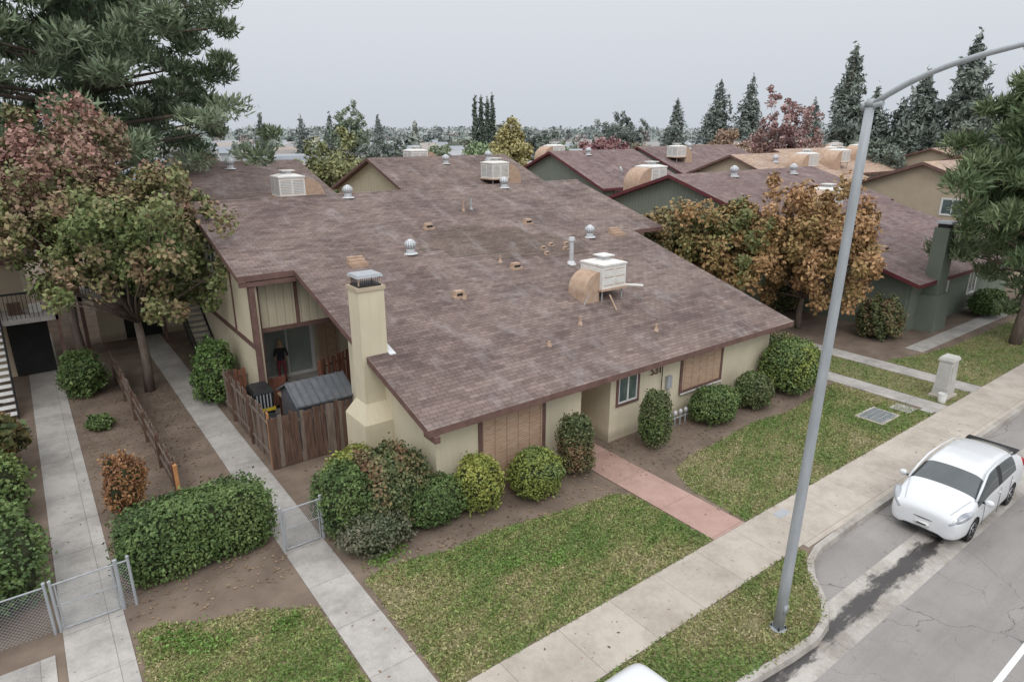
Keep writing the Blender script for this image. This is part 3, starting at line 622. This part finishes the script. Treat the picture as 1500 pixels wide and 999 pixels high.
chainlink('chain_link_gate',3.8,4.8,14.5,1.15,gate=True)
chainlink('chain_link_gate',-.85,.3,14.6,1.15,gate=True)
chainlink('chain_link_fence',-3.3,-.95,14.6,1.15); chainlink('chain_link_fence',.32,.55,14.6,1.15); chainlink('chain_link_fence',4.82,5.2,14.5,1.15)
# ------------------------------------------------------------ patio stuff
S=empty('garden_shed'); mb=MB(); shd=mat('shed_roof',(.11,.12,.135),(.15,.16,.17),4,.6); shw=mat('shed_wall',(.12,.12,.13),(.09,.09,.1),3,.7)
mb.box(6.1,7.9,19.5,21.3,0,1.6,shw)
mb.prism([(5.98,19.4),(8.0,19.4),(8.0,20.4),(5.98,20.4)],lambda x,y:1.6+.5*(y-19.4),.06,shd,shd); mb.prism([(5.98,20.4),(8.0,20.4),(8.0,21.4),(5.98,21.4)],lambda x,y:2.1-.5*(y-20.4),.06,shd,shd)
for i in range(9):
    x=6.02+i*.24; mb.add([(x,19.38,1.62),(x+.05,19.38,1.62),(x+.05,20.4,2.13),(x,20.4,2.13),(x,21.4,1.62),(x+.05,21.4,1.62)],[(0,1,2,3),(3,2,5,4)],shw)
mb.add([(6.1,19.5,1.6),(6.1,21.3,1.6),(6.1,20.4,2.03)],[(0,2,1)],shw)
mb.done('shed',S)
S=empty('storage_tote'); mb=MB(); yel=mat('yellow_plastic',(.7,.5,.04),(.6,.42,.04),3,.5)
mb.frustum((5.6,22.0),.26,.34,0,.8,.32,.42,blackm); mb.box(5.25,5.95,21.55,22.45,.8,.9,yel); mb.frustum((5.6,22.0),.3,.4,.9,1.45,.34,.44,blackm); mb.frustum((5.6,22.0),.36,.46,1.45,1.6,.3,.4,blackm)
for i in range(5): mb.box(5.35+i*.11,5.39+i*.11,21.54,21.58,.92,1.43,metal_g)
mb.done('totes',S)
S=empty('patio_table'); mb=MB(); cb=mat('cardboard',(.42,.3,.2),(.32,.21,.14),3)
mb.box(6.3,7.8,21.9,22.5,.95,1.02,cb)
for x in(6.35,7.7):
    for y in(21.95,22.4): mb.box(x,x+.06,y,y+.06,0,.95,wood_r)
mb.box(6.5,6.95,22.0,22.35,1.02,1.25,cb); mb.box(7.3,7.7,22.0,22.3,1.02,1.2,white); mb.box(6.1,6.9,23.3,23.34,.2,1.3,wood_r); mb.done('table',S)
S=empty('trash_can'); mb=MB(); mb.cyl((5.5,20.6,0),(5.5,20.6,.95),.25,.3,14,mat('trash_can_grey',(.2,.21,.22),(.15,.15,.16))); mb.cyl((5.5,20.6,.95),(5.5,20.6,1.05),.32,.2,14,blackm); mb.done('can',S)
# ------------------------------------------------------------ street lamp
S=empty('street_lamp'); mb=MB()
b=Vector((11.25,5.68,0)); t=Vector((11.42,5.56,10.35))
mb.tube([b.lerp(t,k/8) for k in range(9)],[.112-.038*k/8 for k in range(9)],18,metal_g); mb.cyl(b+Vector((0,0,-.02)),b+Vector((0,0,.04)),.17,.17,16,metal_g)
for k in range(4):
    a=k*math.pi/2+.6; mb.cyl(b+Vector((math.cos(a)*.14,math.sin(a)*.14,.03)),b+Vector((math.cos(a)*.14,math.sin(a)*.14,.09)),.02,.02,6,blackm)
mb.cyl(t,t+Vector((0,0,.12)),.09,.06,14,metal_g); mb.box(b.x-.06,b.x+.06,b.y-.125,b.y-.09,.45,.65,metal_g)
mb.cyl(t+Vector((0,.12,-.02)),t+Vector((0,-.2,.05)),.055,.05,10,metal_g)
arm=[t+Vector((0,-L,.95*(1-math.exp(-L/1.25)))) for L in (0,.25,.5,.8,1.1,1.5,1.9,2.4,2.9)]
mb.tube(arm,[.048]*3+[.043]*3+[.037]*3,12,metal_g)
e=arm[-1]; mb.sphere(e+Vector((0,-.3,.0)),(.16,.42,.1),16,8,metal_g); mb.sphere(e+Vector((0,-.35,-.06)),(.12,.28,.08),14,6,white)
mb.done('pole_and_arm',S,True)
# ------------------------------------------------------------ utility
S=empty('utility_cabinet'); mb=MB(); cab=mat('cabinet_grey',(.5,.49,.45),(.42,.41,.38),3,.7)
mb.box(27.45,28.35,8.65,9.35,-.05,.1,conc); mb.frustum((27.9,9.0),.36,.26,.1,.45,.36,.26,cab); mb.frustum((27.9,9.0),.34,.24,.45,1.5,.32,.22,cab); mb.frustum((27.9,9.0),.35,.27,1.5,1.56,.35,.27,cab); mb.frustum((27.9,9.0),.35,.27,1.56,1.66,.3,.22,cab)
mb.box(27.7,28.1,8.75,8.77,.6,1.3,cab); mb.done('cabinet',S)
S=empty('bucket'); mb=MB(); mb.cyl((27.2,8.75,0),(27.2,8.75,.36),.13,.16,14,white,False); mb.cyl((27.2,8.75,.0),(27.2,8.75,.02),.13,.13,14,white); mb.cyl((27.2,8.75,.33),(27.2,8.75,.35),.17,.17,14,white,False); mb.done('pail',S)
S=empty('drain_grate'); mb=MB(); mb.box(23.2,24.6,9.1,10.1,-.05,.035,conc); mb.box(23.3,24.5,9.18,10.02,.03,.037,dark)
for i in range(22): mb.box(23.3+i*.055,23.32+i*.055,9.18,10.02,.037,.045,metal_g)
for j in range(5): mb.box(23.3,24.5,9.2+j*.2,9.22+j*.2,.045,.048,metal_g)
mb.done('grate',S)
S=empty('utility_box_cover'); mb=MB(); mb.box(25.0,25.7,9.0,9.7,-.05,.03,concp); mb.box(25.7,26,8.5,8.9,-.05,.03,concp); mb.box(15.0,15.5,7.95,8.2,.0,.022,metal_g); mb.done('cover',S)
# ------------------------------------------------------------ cars
def paint(name,c):
    m=bpy.data.materials.new(name); N,L=nt(m); p=N['Principled BSDF']; p.inputs['Base Color'].default_value=c4(c); p.inputs['Roughness'].default_value=.3
    p.inputs['Coat Weight'].default_value=.6; p.inputs['Coat Roughness'].default_value=.05; return m
cw=paint('car_paint_white',(.68,.695,.71)); cg=mat('car_glass',(.06,.075,.08),(.045,.055,.06),2,.03,spec=1.0); tire=mat('tire',(.02,.02,.02),(.03,.03,.03),5,.8); rim=mat('rim',(.5,.51,.53),(.4,.41,.43),3,.3,metal=.7)
lampm=mat('headlight',(.42,.44,.47),(.22,.24,.27),6,.08,spec=.9); red=mat('tail_light',(.4,.01,.01),(.3,.01,.01),3,.15); amber=mat('amber_light',(.6,.2,.03),(.5,.16,.03),3,.2)
import bmesh as bmh
def car(name,loc,rot,st,g0,rearI,pill,wx,scl=(1,1,1)):
    C=empty(name,loc); C.rotation_euler[2]=rot; C.scale=scl
    vs=[];fs=[];ms=[]; mats=[cw,cg,blackm]
    for (x,w,zb_,be,tz,tw) in st:
        half=[(0,zb_),(w*.88,zb_),(w*.985,zb_+.13),(w,zb_+.36),(w*.975,be),(tw,tz-.06),(tw*.6,tz),(0,tz+.02)]
        vs+=[(x,y,z) for y,z in half+[(-y,z) for y,z in half[-2:0:-1]]]
    R=14
    for i in range(len(st)-1):
        for k in range(R):
            fs.append([i*R+k,i*R+(k+1)%R,(i+1)*R+(k+1)%R,(i+1)*R+k])
            sg=k if k<7 else 13-k; m=0
            if sg==4 and g0<=i<rearI: m=1
            if sg==4 and i in pill: m=2
            if sg in(5,6) and (i==g0 or i==rearI): m=1
            if sg==0: m=2
            ms.append(m)
    fs.append(list(range(R))[::-1]); ms.append(0); fs.append([(len(st)-1)*R+k for k in range(R)]); ms.append(0)
    me=bpy.data.meshes.new('body'); me.from_pydata(vs,[],fs); [me.materials.append(m) for m in mats]; me.polygons.foreach_set('material_index',ms)
    me.update(); o=bpy.data.objects.new('body',me); sc.collection.objects.link(o)
    bm=bmh.new(); bm.from_mesh(me); bmh.ops.recalc_face_normals(bm,faces=bm.faces); bm.to_mesh(me); bm.free()
    sm=o.modifiers.new('s','SUBSURF'); sm.levels=3; sm.render_levels=3
    cut=MB()
    for x in wx:
        for sg in(1,-1): cut.cyl((x,sg*.55,.31),(x,sg*1.1,.31),.365,.365,28,blackm)
    co=cut.done('cutter'); bo=o.modifiers.new('b','BOOLEAN'); bo.object=co; bo.operation='DIFFERENCE'; bo.solver='EXACT'
    dg=bpy.context.evaluated_depsgraph_get(); dg.update(); nm=bpy.data.meshes.new_from_object(o.evaluated_get(dg)); 
    if len(nm.polygons)>500: 
        o.modifiers.clear(); o.data=nm
    bpy.data.objects.remove(co)
    for p in o.data.polygons: p.use_smooth=True
    o.parent=C
    mb=MB()
    for x in wx:
        for sg in(1,-1):
            y=sg*.755; mb.cyl((x,y-.1,.31),(x,y+.1,.31),.315,.315,30,tire); q=sg*.86
            mb.cyl((x,q-.02*sg,.31),(x,q+.002*sg,.31),.21,.2,24,rim)
            for k in range(5):
                a=k*1.2566; mb.M=Matrix.Translation((x,q+.004*sg,.31))@Matrix.Rotation(a,4,'Y'); mb.box(.06,.19,-.006,.006,.02,.055,tire); mb.box(.06,.19,-.006,.006,-.055,-.02,tire); mb.M=None
    mb.done('wheels',C)
    return C
st=[(0,.62,.24,.60,.70,.50),(.05,.76,.19,.70,.82,.64),(.28,.85,.18,.82,.94,.72),(.62,.872,.17,.92,1.05,.76),(.84,.876,.17,.94,1.12,.78),(1.62,.878,.17,.96,1.54,.69),(1.85,.878,.17,.965,1.60,.68),(2.42,.878,.17,.97,1.62,.67),(2.52,.878,.17,.975,1.62,.67),(3.15,.876,.17,1.0,1.58,.66),(3.65,.872,.18,1.03,1.50,.65),(4.28,.855,.2,1.08,1.30,.64),(4.40,.84,.23,1.07,1.24,.64),(4.46,.80,.26,.98,1.08,.62)]
C=car('parked_car',(17.3,5.42,-.13),math.radians(1),st,4,10,(7,),(.86,3.56),(1.04,1.03,1.03))
mb=MB()
for sg in(1,-1):
    mb.M=Matrix.Translation((.27,sg*.72,.79))@Matrix.Rotation(sg*math.radians(32),4,'Z')@Matrix.Rotation(math.radians(-28),4,'Y'); mb.sphere((0,0,0),(.34,.11,.08),18,10,lampm); mb.sphere((-.16,0,.035),(.09,.07,.05),12,8,white)
    mb.M=None; mb.sphere((.11,sg*.64,.37),(.05,.08,.04),12,6,blackm); mb.sphere((.50,sg*.815,.89),(.06,.03,.03),10,6,amber)
    mb.sphere((1.12,sg*1.0,1.04),(.08,.11,.08),12,8,cw); mb.box(1.10,1.16,min(sg*.86,sg*.95),max(sg*.86,sg*.95),.98,1.02,blackm)
    mb.sphere((4.33,sg*.72,1.0),(.1,.12,.15),12,8,red)
    for x in(2.3,3.25): mb.box(x,x+.2,min(sg*.868,sg*.891),max(sg*.868,sg*.891),.83,.86,cw)
    mb.tube([(.89,sg*.785,1.08),(1.27,sg*.745,1.31),(1.68,sg*.69,1.53),(2.4,sg*.66,1.585),(3.2,sg*.645,1.545),(3.7,sg*.63,1.47)],[.028,.03,.026,.016,.014,.014],8,cw)
    mb.tube([(.15,sg*.52,.845),(.45,sg*.62,.99),(.8,sg*.71,1.085)],[.005]*3,5,metal_g)
    for pts in([(1.40,.875,.25),(1.38,.875,.6),(1.34,.868,.93)],[(2.47,.879,.22),(2.47,.879,.6),(2.47,.868,.95)],[(3.3,.878,.5),(3.22,.877,.7),(3.3,.862,.98)]):
        mb.tube([(a,sg*b_*.998,c) for a,b_,c in pts],[.005]*3,5,blackm)
mb.sphere((.055,0,.28),(.07,.42,.05),20,8,blackm); mb.sphere((.035,0,.57),(.05,.3,.018),20,8,blackm)
mb.box(-.03,.02,-.16,.16,.38,.47,white); mb.box(-.033,-.028,-.11,.11,.405,.445,blackm)
mb.sphere((.04,0,.70),(.02,.07,.05),12,6,rim)
mb.box(4.16,4.44,-.62,.62,1.275,1.30,blackm)
mb.tube([(.92,-.45,1.135),(1.0,0,1.185)],[.01,.006],5,blackm); mb.tube([(.92,.1,1.14),(1.0,.5,1.165)],[.01,.006],5,blackm)
mb.done('lights_and_trim',C,True)
st2=[(0,.7,.35,.8,.95,.6),(.1,.86,.28,.95,1.1,.75),(.7,.93,.25,1.1,1.25,.82),(.95,.94,.25,1.15,1.32,.82),(1.5,.95,.25,1.2,1.95,.76),(1.8,.95,.25,1.22,2.05,.76),(2.6,.95,.25,1.22,2.1,.77),(2.7,.95,.25,1.22,2.1,.77),(4.75,.95,.25,1.22,2.1,.80),(4.98,.95,.27,1.2,2.08,.80),(5.07,.93,.3,1.1,1.7,.78),(5.1,.9,.34,1.0,1.3,.76)]
C=car('parked_van',(1.05,4.3,-.13),0,st2,3,9,(6,),(.95,4.15),(1,1,1.42))
mb=MB()
for sg in(1,-1): mb.sphere((.12,sg*.7,.8),(.1,.16,.12),12,8,lampm); mb.box(5.0,5.12,sg*.82-.05,sg*.82+.05,.8,1.3,red)
mb.box(-.03,.08,-.5,.5,.45,.6,blackm); mb.box(-.03,.05,-.45,.45,.7,.9,blackm); mb.done('lights_and_trim',C,True)
# ------------------------------------------------------------ person on patio
def person(loc,rot):
    E=empty('person',loc); E.rotation_euler[2]=rot
    skin=mat('skin',(.58,.37,.28),(.52,.32,.24),4,.6); top=mat('shirt_black',(.035,.035,.04),(.05,.05,.06),8,.9); hair=mat('hair_blond',(.58,.42,.22),(.45,.31,.16),20,.7); trs=mat('trousers',(.3,.07,.09),(.2,.05,.06),8,.9)
    J=dict(pel=(0,0,.93),sp=(0,0,1.12),ch=(0,-.01,1.32),nk=(0,0,1.46),hd=(0,-.01,1.56),ht=(0,0,1.68))
    for n,sg in(('l',1),('r',-1)):
        J.update({n+'sh':(sg*.17,0,1.39),n+'el':(sg*.25,.02,1.13),n+'wr':(sg*.2,-.2,1.05),n+'hp':(sg*.1,0,.88),n+'kn':(sg*.11,-.02,.48),n+'an':(sg*.11,.02,.08),n+'ft':(sg*.12,-.14,.04)})
    rad=dict(pel=(.15,.11),sp=(.125,.09),ch=(.15,.1),nk=(.055,.055),hd=(.078,.09),ht=(.07,.08),sh=(.06,.06),el=(.042,.042),wr=(.028,.028),hp=(.09,.09),kn=(.06,.06),an=(.042,.042),ft=(.04,.03))
    ed=[('pel','sp'),('sp','ch'),('ch','nk'),('nk','hd'),('hd','ht')]
    for n in'lr': ed+=[('ch',n+'sh'),(n+'sh',n+'el'),(n+'el',n+'wr'),('pel',n+'hp'),(n+'hp',n+'kn'),(n+'kn',n+'an'),(n+'an',n+'ft')]
    ks=list(J); me=bpy.data.meshes.new('body'); me.from_pydata([J[k] for k in ks],[(ks.index(a),ks.index(b)) for a,b in ed],[])
    o=bpy.data.objects.new('body',me); sc.collection.objects.link(o); o.parent=E; m=o.modifiers.new('k','SKIN')
    for i,k in enumerate(ks):
        me.skin_vertices[0].data[i].radius=rad[k] if k in rad else rad[k[1:]]; me.skin_vertices[0].data[i].use_root=(k=='pel')
    o.modifiers.new('s','SUBSURF').render_levels=2; o.modifiers['s'].levels=2
    dg=bpy.context.evaluated_depsgraph_get(); dg.update(); nm=bpy.data.meshes.new_from_object(o.evaluated_get(dg)); o.modifiers.clear(); o.data=nm
    nm.materials.clear(); [nm.materials.append(x) for x in(skin,top,trs,blackm)]
    for p in nm.polygons:
        c=p.center; p.use_smooth=True
        p.material_index=1 if (.92<c.z<1.44 and not(c.y<-.1 and c.z<1.14)) else (3 if c.z<.1 else (2 if c.z<=.92 else 0))
    mb=MB(); mb.sphere((0,.025,1.63),(.095,.105,.12),16,10,hair); mb.sphere((0,.06,1.5),(.1,.06,.14),14,8,hair)
    mb.sphere((0,-.098,1.585),(.012,.018,.02),8,6,skin)
    for sg in(1,-1): mb.sphere((sg*.032,-.088,1.61),(.012,.008,.008),8,5,blackm); mb.sphere((sg*.085,0,1.6),(.012,.02,.03),8,5,skin)
    mb.box(-.022,.022,-.096,-.09,1.545,1.553,maroon)
    for sg in(1,-1):
        mb.sphere((sg*.195,-.24,1.04),(.035,.05,.018),10,6,skin)
        for f in range(4): 
            x=sg*.195+(f-1.5)*.018; mb.tube([(x,-.27,1.04),(x,-.315-(.006 if f in(1,2) else 0),1.032),(x,-.335,1.01)],[.009,.008,.006],6,skin)
        mb.tube([(sg*.17,-.23,1.045),(sg*.145,-.265,1.04),(sg*.145,-.29,1.03)],[.011,.009,.007],6,skin)
    mb.done('head_details_and_hands',E,True)
person((7.35,25.1,.38),math.radians(-20))
# ------------------------------------------------------------ shrubs
bush('hedge',2.1,15.65,1.65,.8,1.65,G1,18000,.07,p=5,lump=.05,seed=2)
bush('shrub',5.5,14.6,.75,.9,1.75,G1,6000,.07,lump=.1,seed=3)
bush('shrub',6.6,14.4,1.05,1.15,1.9,GR,9000,.075,lump=.13,seed=4)
bush('shrub',7.5,13.6,.95,.8,1.15,G1,7000,.06,lump=.09,seed=5)
bush('shrub',5.8,13.4,.9,.6,.8,[(.08,.1,.055),(.14,.15,.09),(.17,.14,.11)],5000,.06,lump=.13,seed=6)
bush('shrub',6.4,16.2,.75,.6,1.25,G2,4500,.07,lump=.1,seed=7)
bush('shrub',8.75,13.2,.62,.6,1.6,G2,5500,.06,lump=.07,seed=8)
bush('shrub',10.55,12.95,.78,.7,1.3,G2[:2]+G1[2:],6000,.06,lump=.06,seed=9)
bush('shrub',12.2,13.1,.52,.5,1.95,GR,5500,.06,lump=.1,seed=10)
bush('shrub',15.5,12.9,.5,.48,1.95,GR[:2]+G1[1:2],5500,.06,lump=.08,seed=11)
bush('shrub',18.7,12.95,.9,.75,1.3,G1,6000,.065,lump=.07,seed=12)
bush('shrub',21.0,12.9,.72,.65,1.3,GR[:2]+G1[1:2],5000,.065,lump=.07,seed=13)
bush('shrub',23.7,13.0,1.25,1.05,2.0,G1[1:]+G2[1:2],9000,.075,lump=.07,seed=14)
bush('shrub',25.2,14.6,1.0,1.0,1.6,GR,5000,.08,lump=.1,seed=15)
bush('shrub',1.0,18.9,.48,.42,1.7,[(.18,.085,.045),(.3,.15,.07),(.38,.22,.1)],3500,.07,lump=.18,seed=16)
bush('shrub',4.95,25.6,.75,.9,2.3,[(.08,.14,.04),(.15,.24,.07)],6000,.08,lump=.16,seed=17)
bush('shrub',-2.1,17.0,1.2,1.7,1.7,G1,9000,.08,lump=.14,seed=18)
bush('shrub',-2.4,20.4,1.3,1.6,1.8,G1[1:]+G2[:1],7000,.09,lump=.14,seed=19)
bush('shrub',-2.4,23.5,1.2,1.4,2.6,[(.07,.1,.035),(.16,.13,.05),(.28,.15,.07)],5000,.16,lump=.17,seed=20)
bush('shrub',.9,29.5,.7,1.0,1.6,G1,4500,.09,lump=.2,seed=21); bush('shrub',1.0,25.6,.4,.55,.4,G1,1200,.07,lump=.16,seed=22)
bush('shrub',33.6,14.2,.9,.9,1.9,GR,5000,.1,lump=.2,seed=23); bush('shrub',34.3,20,1,1.2,2.5,GR,4000,.12,lump=.15,seed=24)
bush('shrub',43,12.6,1.2,.8,1.4,G1,4000,.1,seed=25)
# ------------------------------------------------------------ trees
TL=[(.14,.18,.065),(.19,.21,.085),(.26,.20,.11),(.31,.18,.13)]
tree('sweetgum_tree',3.0,28.3,9.0,3.2,3.6,TL,240,140,.15,.5,seed=31,trunk=.17,nl=70,top=.5)
tree('sweetgum_tree',1.2,31.5,10.8,5.0,3.6,[(.13,.17,.06),(.19,.19,.09),(.28,.19,.13),(.34,.19,.16)],200,140,.15,.52,seed=32,trunk=.17,nl=50,top=.5)
tree('sweetgum_tree',-3.6,30,10.0,5.9,2.7,TL,120,140,.16,.55,seed=33,nl=40)
OR=[(.14,.16,.06),(.27,.19,.075),(.38,.23,.11),(.45,.27,.14)]
tree('autumn_tree',32.0,17.5,7.5,1.7,3.1,OR[1:],210,140,.17,.55,seed=34,trunk=.14,nl=50)
tree('autumn_tree',29.2,20.3,6.7,1.7,2.8,OR[:3],160,140,.17,.55,seed=35,trunk=.13,nl=40)
tree('autumn_tree',27.8,24.2,6.2,1.6,2.3,[(.11,.14,.07),(.17,.18,.08),(.25,.18,.08)],110,140,.18,.55,seed=36,trunk=.12)
PN=[(.12,.165,.095),(.17,.22,.13),(.23,.28,.18)]
tree('pine_tree',4.6,49,26,5.5,9.3,PN,310,290,.24,1.2,seed=37,trunk=.42,flat=.55,aspect=5,nl=90,top=.5,needle=True)
tree('pine_tree',38.0,9.7,16,1.2,4.6,[(.11,.16,.075),(.16,.21,.10),(.21,.26,.14)],230,300,.2,.85,seed=38,trunk=.24,flat=.6,aspect=7,nl=100,top=.55,needle=True,cone=.4)
R0=math.radians(36.8); cs,sn=math.cos(R0),math.sin(R0)
def polar(bearing,Y):
    x=Y*math.tan(math.radians(bearing)); return cs*x+sn*Y,-sn*x+cs*Y
CF=[(.08,.11,.075),(.11,.145,.095),(.145,.18,.12)]
for i,bg in enumerate((-3.05,-2.55,-2.05,-1.6)):
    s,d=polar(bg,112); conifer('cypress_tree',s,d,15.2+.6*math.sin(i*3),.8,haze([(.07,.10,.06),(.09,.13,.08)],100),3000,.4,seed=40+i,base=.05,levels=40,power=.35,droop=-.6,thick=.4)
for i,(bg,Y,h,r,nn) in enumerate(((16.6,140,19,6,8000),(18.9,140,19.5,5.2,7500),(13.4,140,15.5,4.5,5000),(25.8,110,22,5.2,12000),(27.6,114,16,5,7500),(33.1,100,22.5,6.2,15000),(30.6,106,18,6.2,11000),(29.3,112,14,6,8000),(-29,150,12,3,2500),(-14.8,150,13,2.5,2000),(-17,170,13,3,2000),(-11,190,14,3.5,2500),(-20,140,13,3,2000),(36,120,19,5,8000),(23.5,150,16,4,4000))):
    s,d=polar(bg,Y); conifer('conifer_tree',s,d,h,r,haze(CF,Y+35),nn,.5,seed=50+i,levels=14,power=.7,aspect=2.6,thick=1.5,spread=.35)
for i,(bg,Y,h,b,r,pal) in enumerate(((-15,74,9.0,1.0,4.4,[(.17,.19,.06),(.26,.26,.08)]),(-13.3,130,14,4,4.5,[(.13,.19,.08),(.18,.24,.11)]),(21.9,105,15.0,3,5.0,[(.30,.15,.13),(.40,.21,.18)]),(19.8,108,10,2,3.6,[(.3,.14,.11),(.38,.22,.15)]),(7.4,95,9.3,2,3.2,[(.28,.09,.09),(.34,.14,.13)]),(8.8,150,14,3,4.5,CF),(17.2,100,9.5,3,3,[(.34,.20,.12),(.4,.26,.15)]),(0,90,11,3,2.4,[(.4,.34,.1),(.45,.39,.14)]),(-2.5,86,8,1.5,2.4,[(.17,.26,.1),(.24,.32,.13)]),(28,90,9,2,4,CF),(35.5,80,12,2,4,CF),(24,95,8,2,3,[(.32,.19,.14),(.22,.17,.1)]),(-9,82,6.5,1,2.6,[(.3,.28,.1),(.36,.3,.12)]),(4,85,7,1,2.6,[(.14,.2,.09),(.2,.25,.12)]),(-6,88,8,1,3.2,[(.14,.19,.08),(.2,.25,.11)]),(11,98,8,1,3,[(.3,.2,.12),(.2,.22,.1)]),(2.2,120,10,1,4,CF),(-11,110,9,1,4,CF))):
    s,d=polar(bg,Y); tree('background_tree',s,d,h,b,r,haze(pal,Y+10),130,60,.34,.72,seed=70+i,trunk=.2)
# distant masses
r=np.random.default_rng(99); Ps=[];Cs=[];Os=[]
mixp=[(.11,.16,.07),(.15,.20,.09),(.20,.21,.09),(.29,.18,.11),(.08,.12,.07),(.30,.27,.10),(.13,.15,.08)]
def blobtree(s,d,h,rad,dist,c,n):
    k=7; cc_=np.stack([r.normal(0,.42,k)*rad,r.normal(0,.42,k)*rad,h*(.5+r.uniform(-.15,.3,k))],1); idx=r.integers(0,k,n)
    v=unit(n); P=cc_[idx]+v*(rng.random(n)**.4)[:,None]*np.array((rad*.55,rad*.55,h*.22)); P[:,2]=np.maximum(P[:,2],.2)
    P[:,0]+=s; P[:,1]+=d; Ps.append(P); Os.append(v)
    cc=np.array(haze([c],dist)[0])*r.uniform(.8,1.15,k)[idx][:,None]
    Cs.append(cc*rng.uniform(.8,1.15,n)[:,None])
HS=[]
for (lo,hi,k_,) in ((70,120,60),(120,200,70),(200,330,70)):
    tries=0
    while k_>0 and tries<1600:
        tries+=1
        Y=r.uniform(lo,hi); bg=r.uniform(-40,40); s,d=polar(bg,Y)
        if s<24 and d<62 or (s<122 and d<78 and bg>2) or (s<60 and d<60): continue
        if any(abs(s-a)<18 and abs(d-b)<13 for a,b,_ in HS): continue
        HS.append((s,d,Y)); k_-=1
for k in range(480):
    Y=r.uniform(78,430); bg=r.uniform(-42,42); s,d=polar(bg,Y)
    if s<122 and d<78 and bg>2: continue
    if s<24 and d<62: continue
    if any(-2<s-a<17 and -3<d-b<11 for a,b,_ in HS): continue
    h=r.uniform(2.8,6.2)*(1+.0022*max(Y-80,0)); 
    if r.random()<.12: h*=1.5
    blobtree(s,d,h,r.uniform(1.8,3.6),Y,mixp[r.integers(7)],420 if Y<200 else 170)
for k in range(520):
    Y=r.uniform(430,900); s,d=polar(r.uniform(-43,43),Y); blobtree(s,d,r.uniform(8,14),r.uniform(6,12),Y,mixp[r.integers(3)],80)
P=np.concatenate(Ps); near=np.hypot(P[:,0],P[:,1])<230; C_=np.concatenate(Cs); O_=np.concatenate(Os)
leaves('distant_trees',P[near],O_[near],.62,C_[near],None,aspect=1.3,bias=.7); leaves('distant_trees',P[~near],O_[~near],2.0,C_[~near],None,aspect=1.3,bias=.7)
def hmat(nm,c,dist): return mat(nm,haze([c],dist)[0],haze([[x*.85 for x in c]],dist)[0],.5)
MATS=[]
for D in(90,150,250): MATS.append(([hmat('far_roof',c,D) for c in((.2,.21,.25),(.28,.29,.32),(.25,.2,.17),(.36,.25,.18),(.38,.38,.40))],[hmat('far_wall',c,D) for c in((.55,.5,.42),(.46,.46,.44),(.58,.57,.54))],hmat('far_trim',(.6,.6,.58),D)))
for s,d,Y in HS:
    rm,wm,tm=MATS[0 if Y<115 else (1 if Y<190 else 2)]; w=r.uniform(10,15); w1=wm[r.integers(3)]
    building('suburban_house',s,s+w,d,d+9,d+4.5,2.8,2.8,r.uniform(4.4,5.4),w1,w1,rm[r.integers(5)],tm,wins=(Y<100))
# ------------------------------------------------------------ world, sun, camera
W=bpy.data.worlds.new('World'); sc.world=W; W.use_nodes=True; N,L=W.node_tree.nodes,W.node_tree.links; bg=N['Background']
sky=N.new('ShaderNodeTexSky'); sky.sky_type='NISHITA'; sky.sun_disc=False; sky.sun_elevation=math.radians(48); sky.sun_rotation=math.radians(200); sky.dust_density=4; sky.air_density=1
sm=N.new('ShaderNodeVectorMath'); sm.operation='SCALE'; sm.inputs['Scale'].default_value=.08; L.new(sky.outputs[0],sm.inputs[0])
tc=N.new('ShaderNodeTexCoord'); sx=N.new('ShaderNodeSeparateXYZ'); L.new(tc.outputs['Generated'],sx.inputs[0])
rp=N.new('ShaderNodeValToRGB'); L.new(sx.outputs[2],rp.inputs['Fac']); e=rp.color_ramp.elements
e[0].position=0;e[0].color=(.62,.665,.73,1);e[1].position=.22;e[1].color=(.78,.81,.86,1); e2=rp.color_ramp.elements.new(.7); e2.color=(1.55,1.58,1.63,1)
mx=N.new('ShaderNodeMix'); mx.data_type='RGBA'; mx.inputs[0].default_value=.93; L.new(sm.outputs[0],mx.inputs[6]); L.new(rp.outputs[0],mx.inputs[7]); L.new(mx.outputs[2],bg.inputs['Color']); bg.inputs['Strength'].default_value=1.0
sl=bpy.data.lights.new('sun','SUN'); sl.energy=.85; sl.angle=math.radians(28); sl.color=(1,.97,.93); so=bpy.data.objects.new('sun',sl); sc.collection.objects.link(so)
dirv=Vector((-math.cos(math.radians(48))*.55,-math.cos(math.radians(48))*.83,math.sin(math.radians(48)))); so.rotation_euler=dirv.to_track_quat('Z','Y').to_euler()
cd=bpy.data.cameras.new('camera'); cd.lens=23.04; cd.sensor_width=36; cd.clip_end=6000; cd.clip_start=.1
co=bpy.data.objects.new('camera',cd); sc.collection.objects.link(co); co.location=(0,0,10); co.rotation_euler=(math.radians(90-17.9),0,math.radians(-36.8)); sc.camera=co
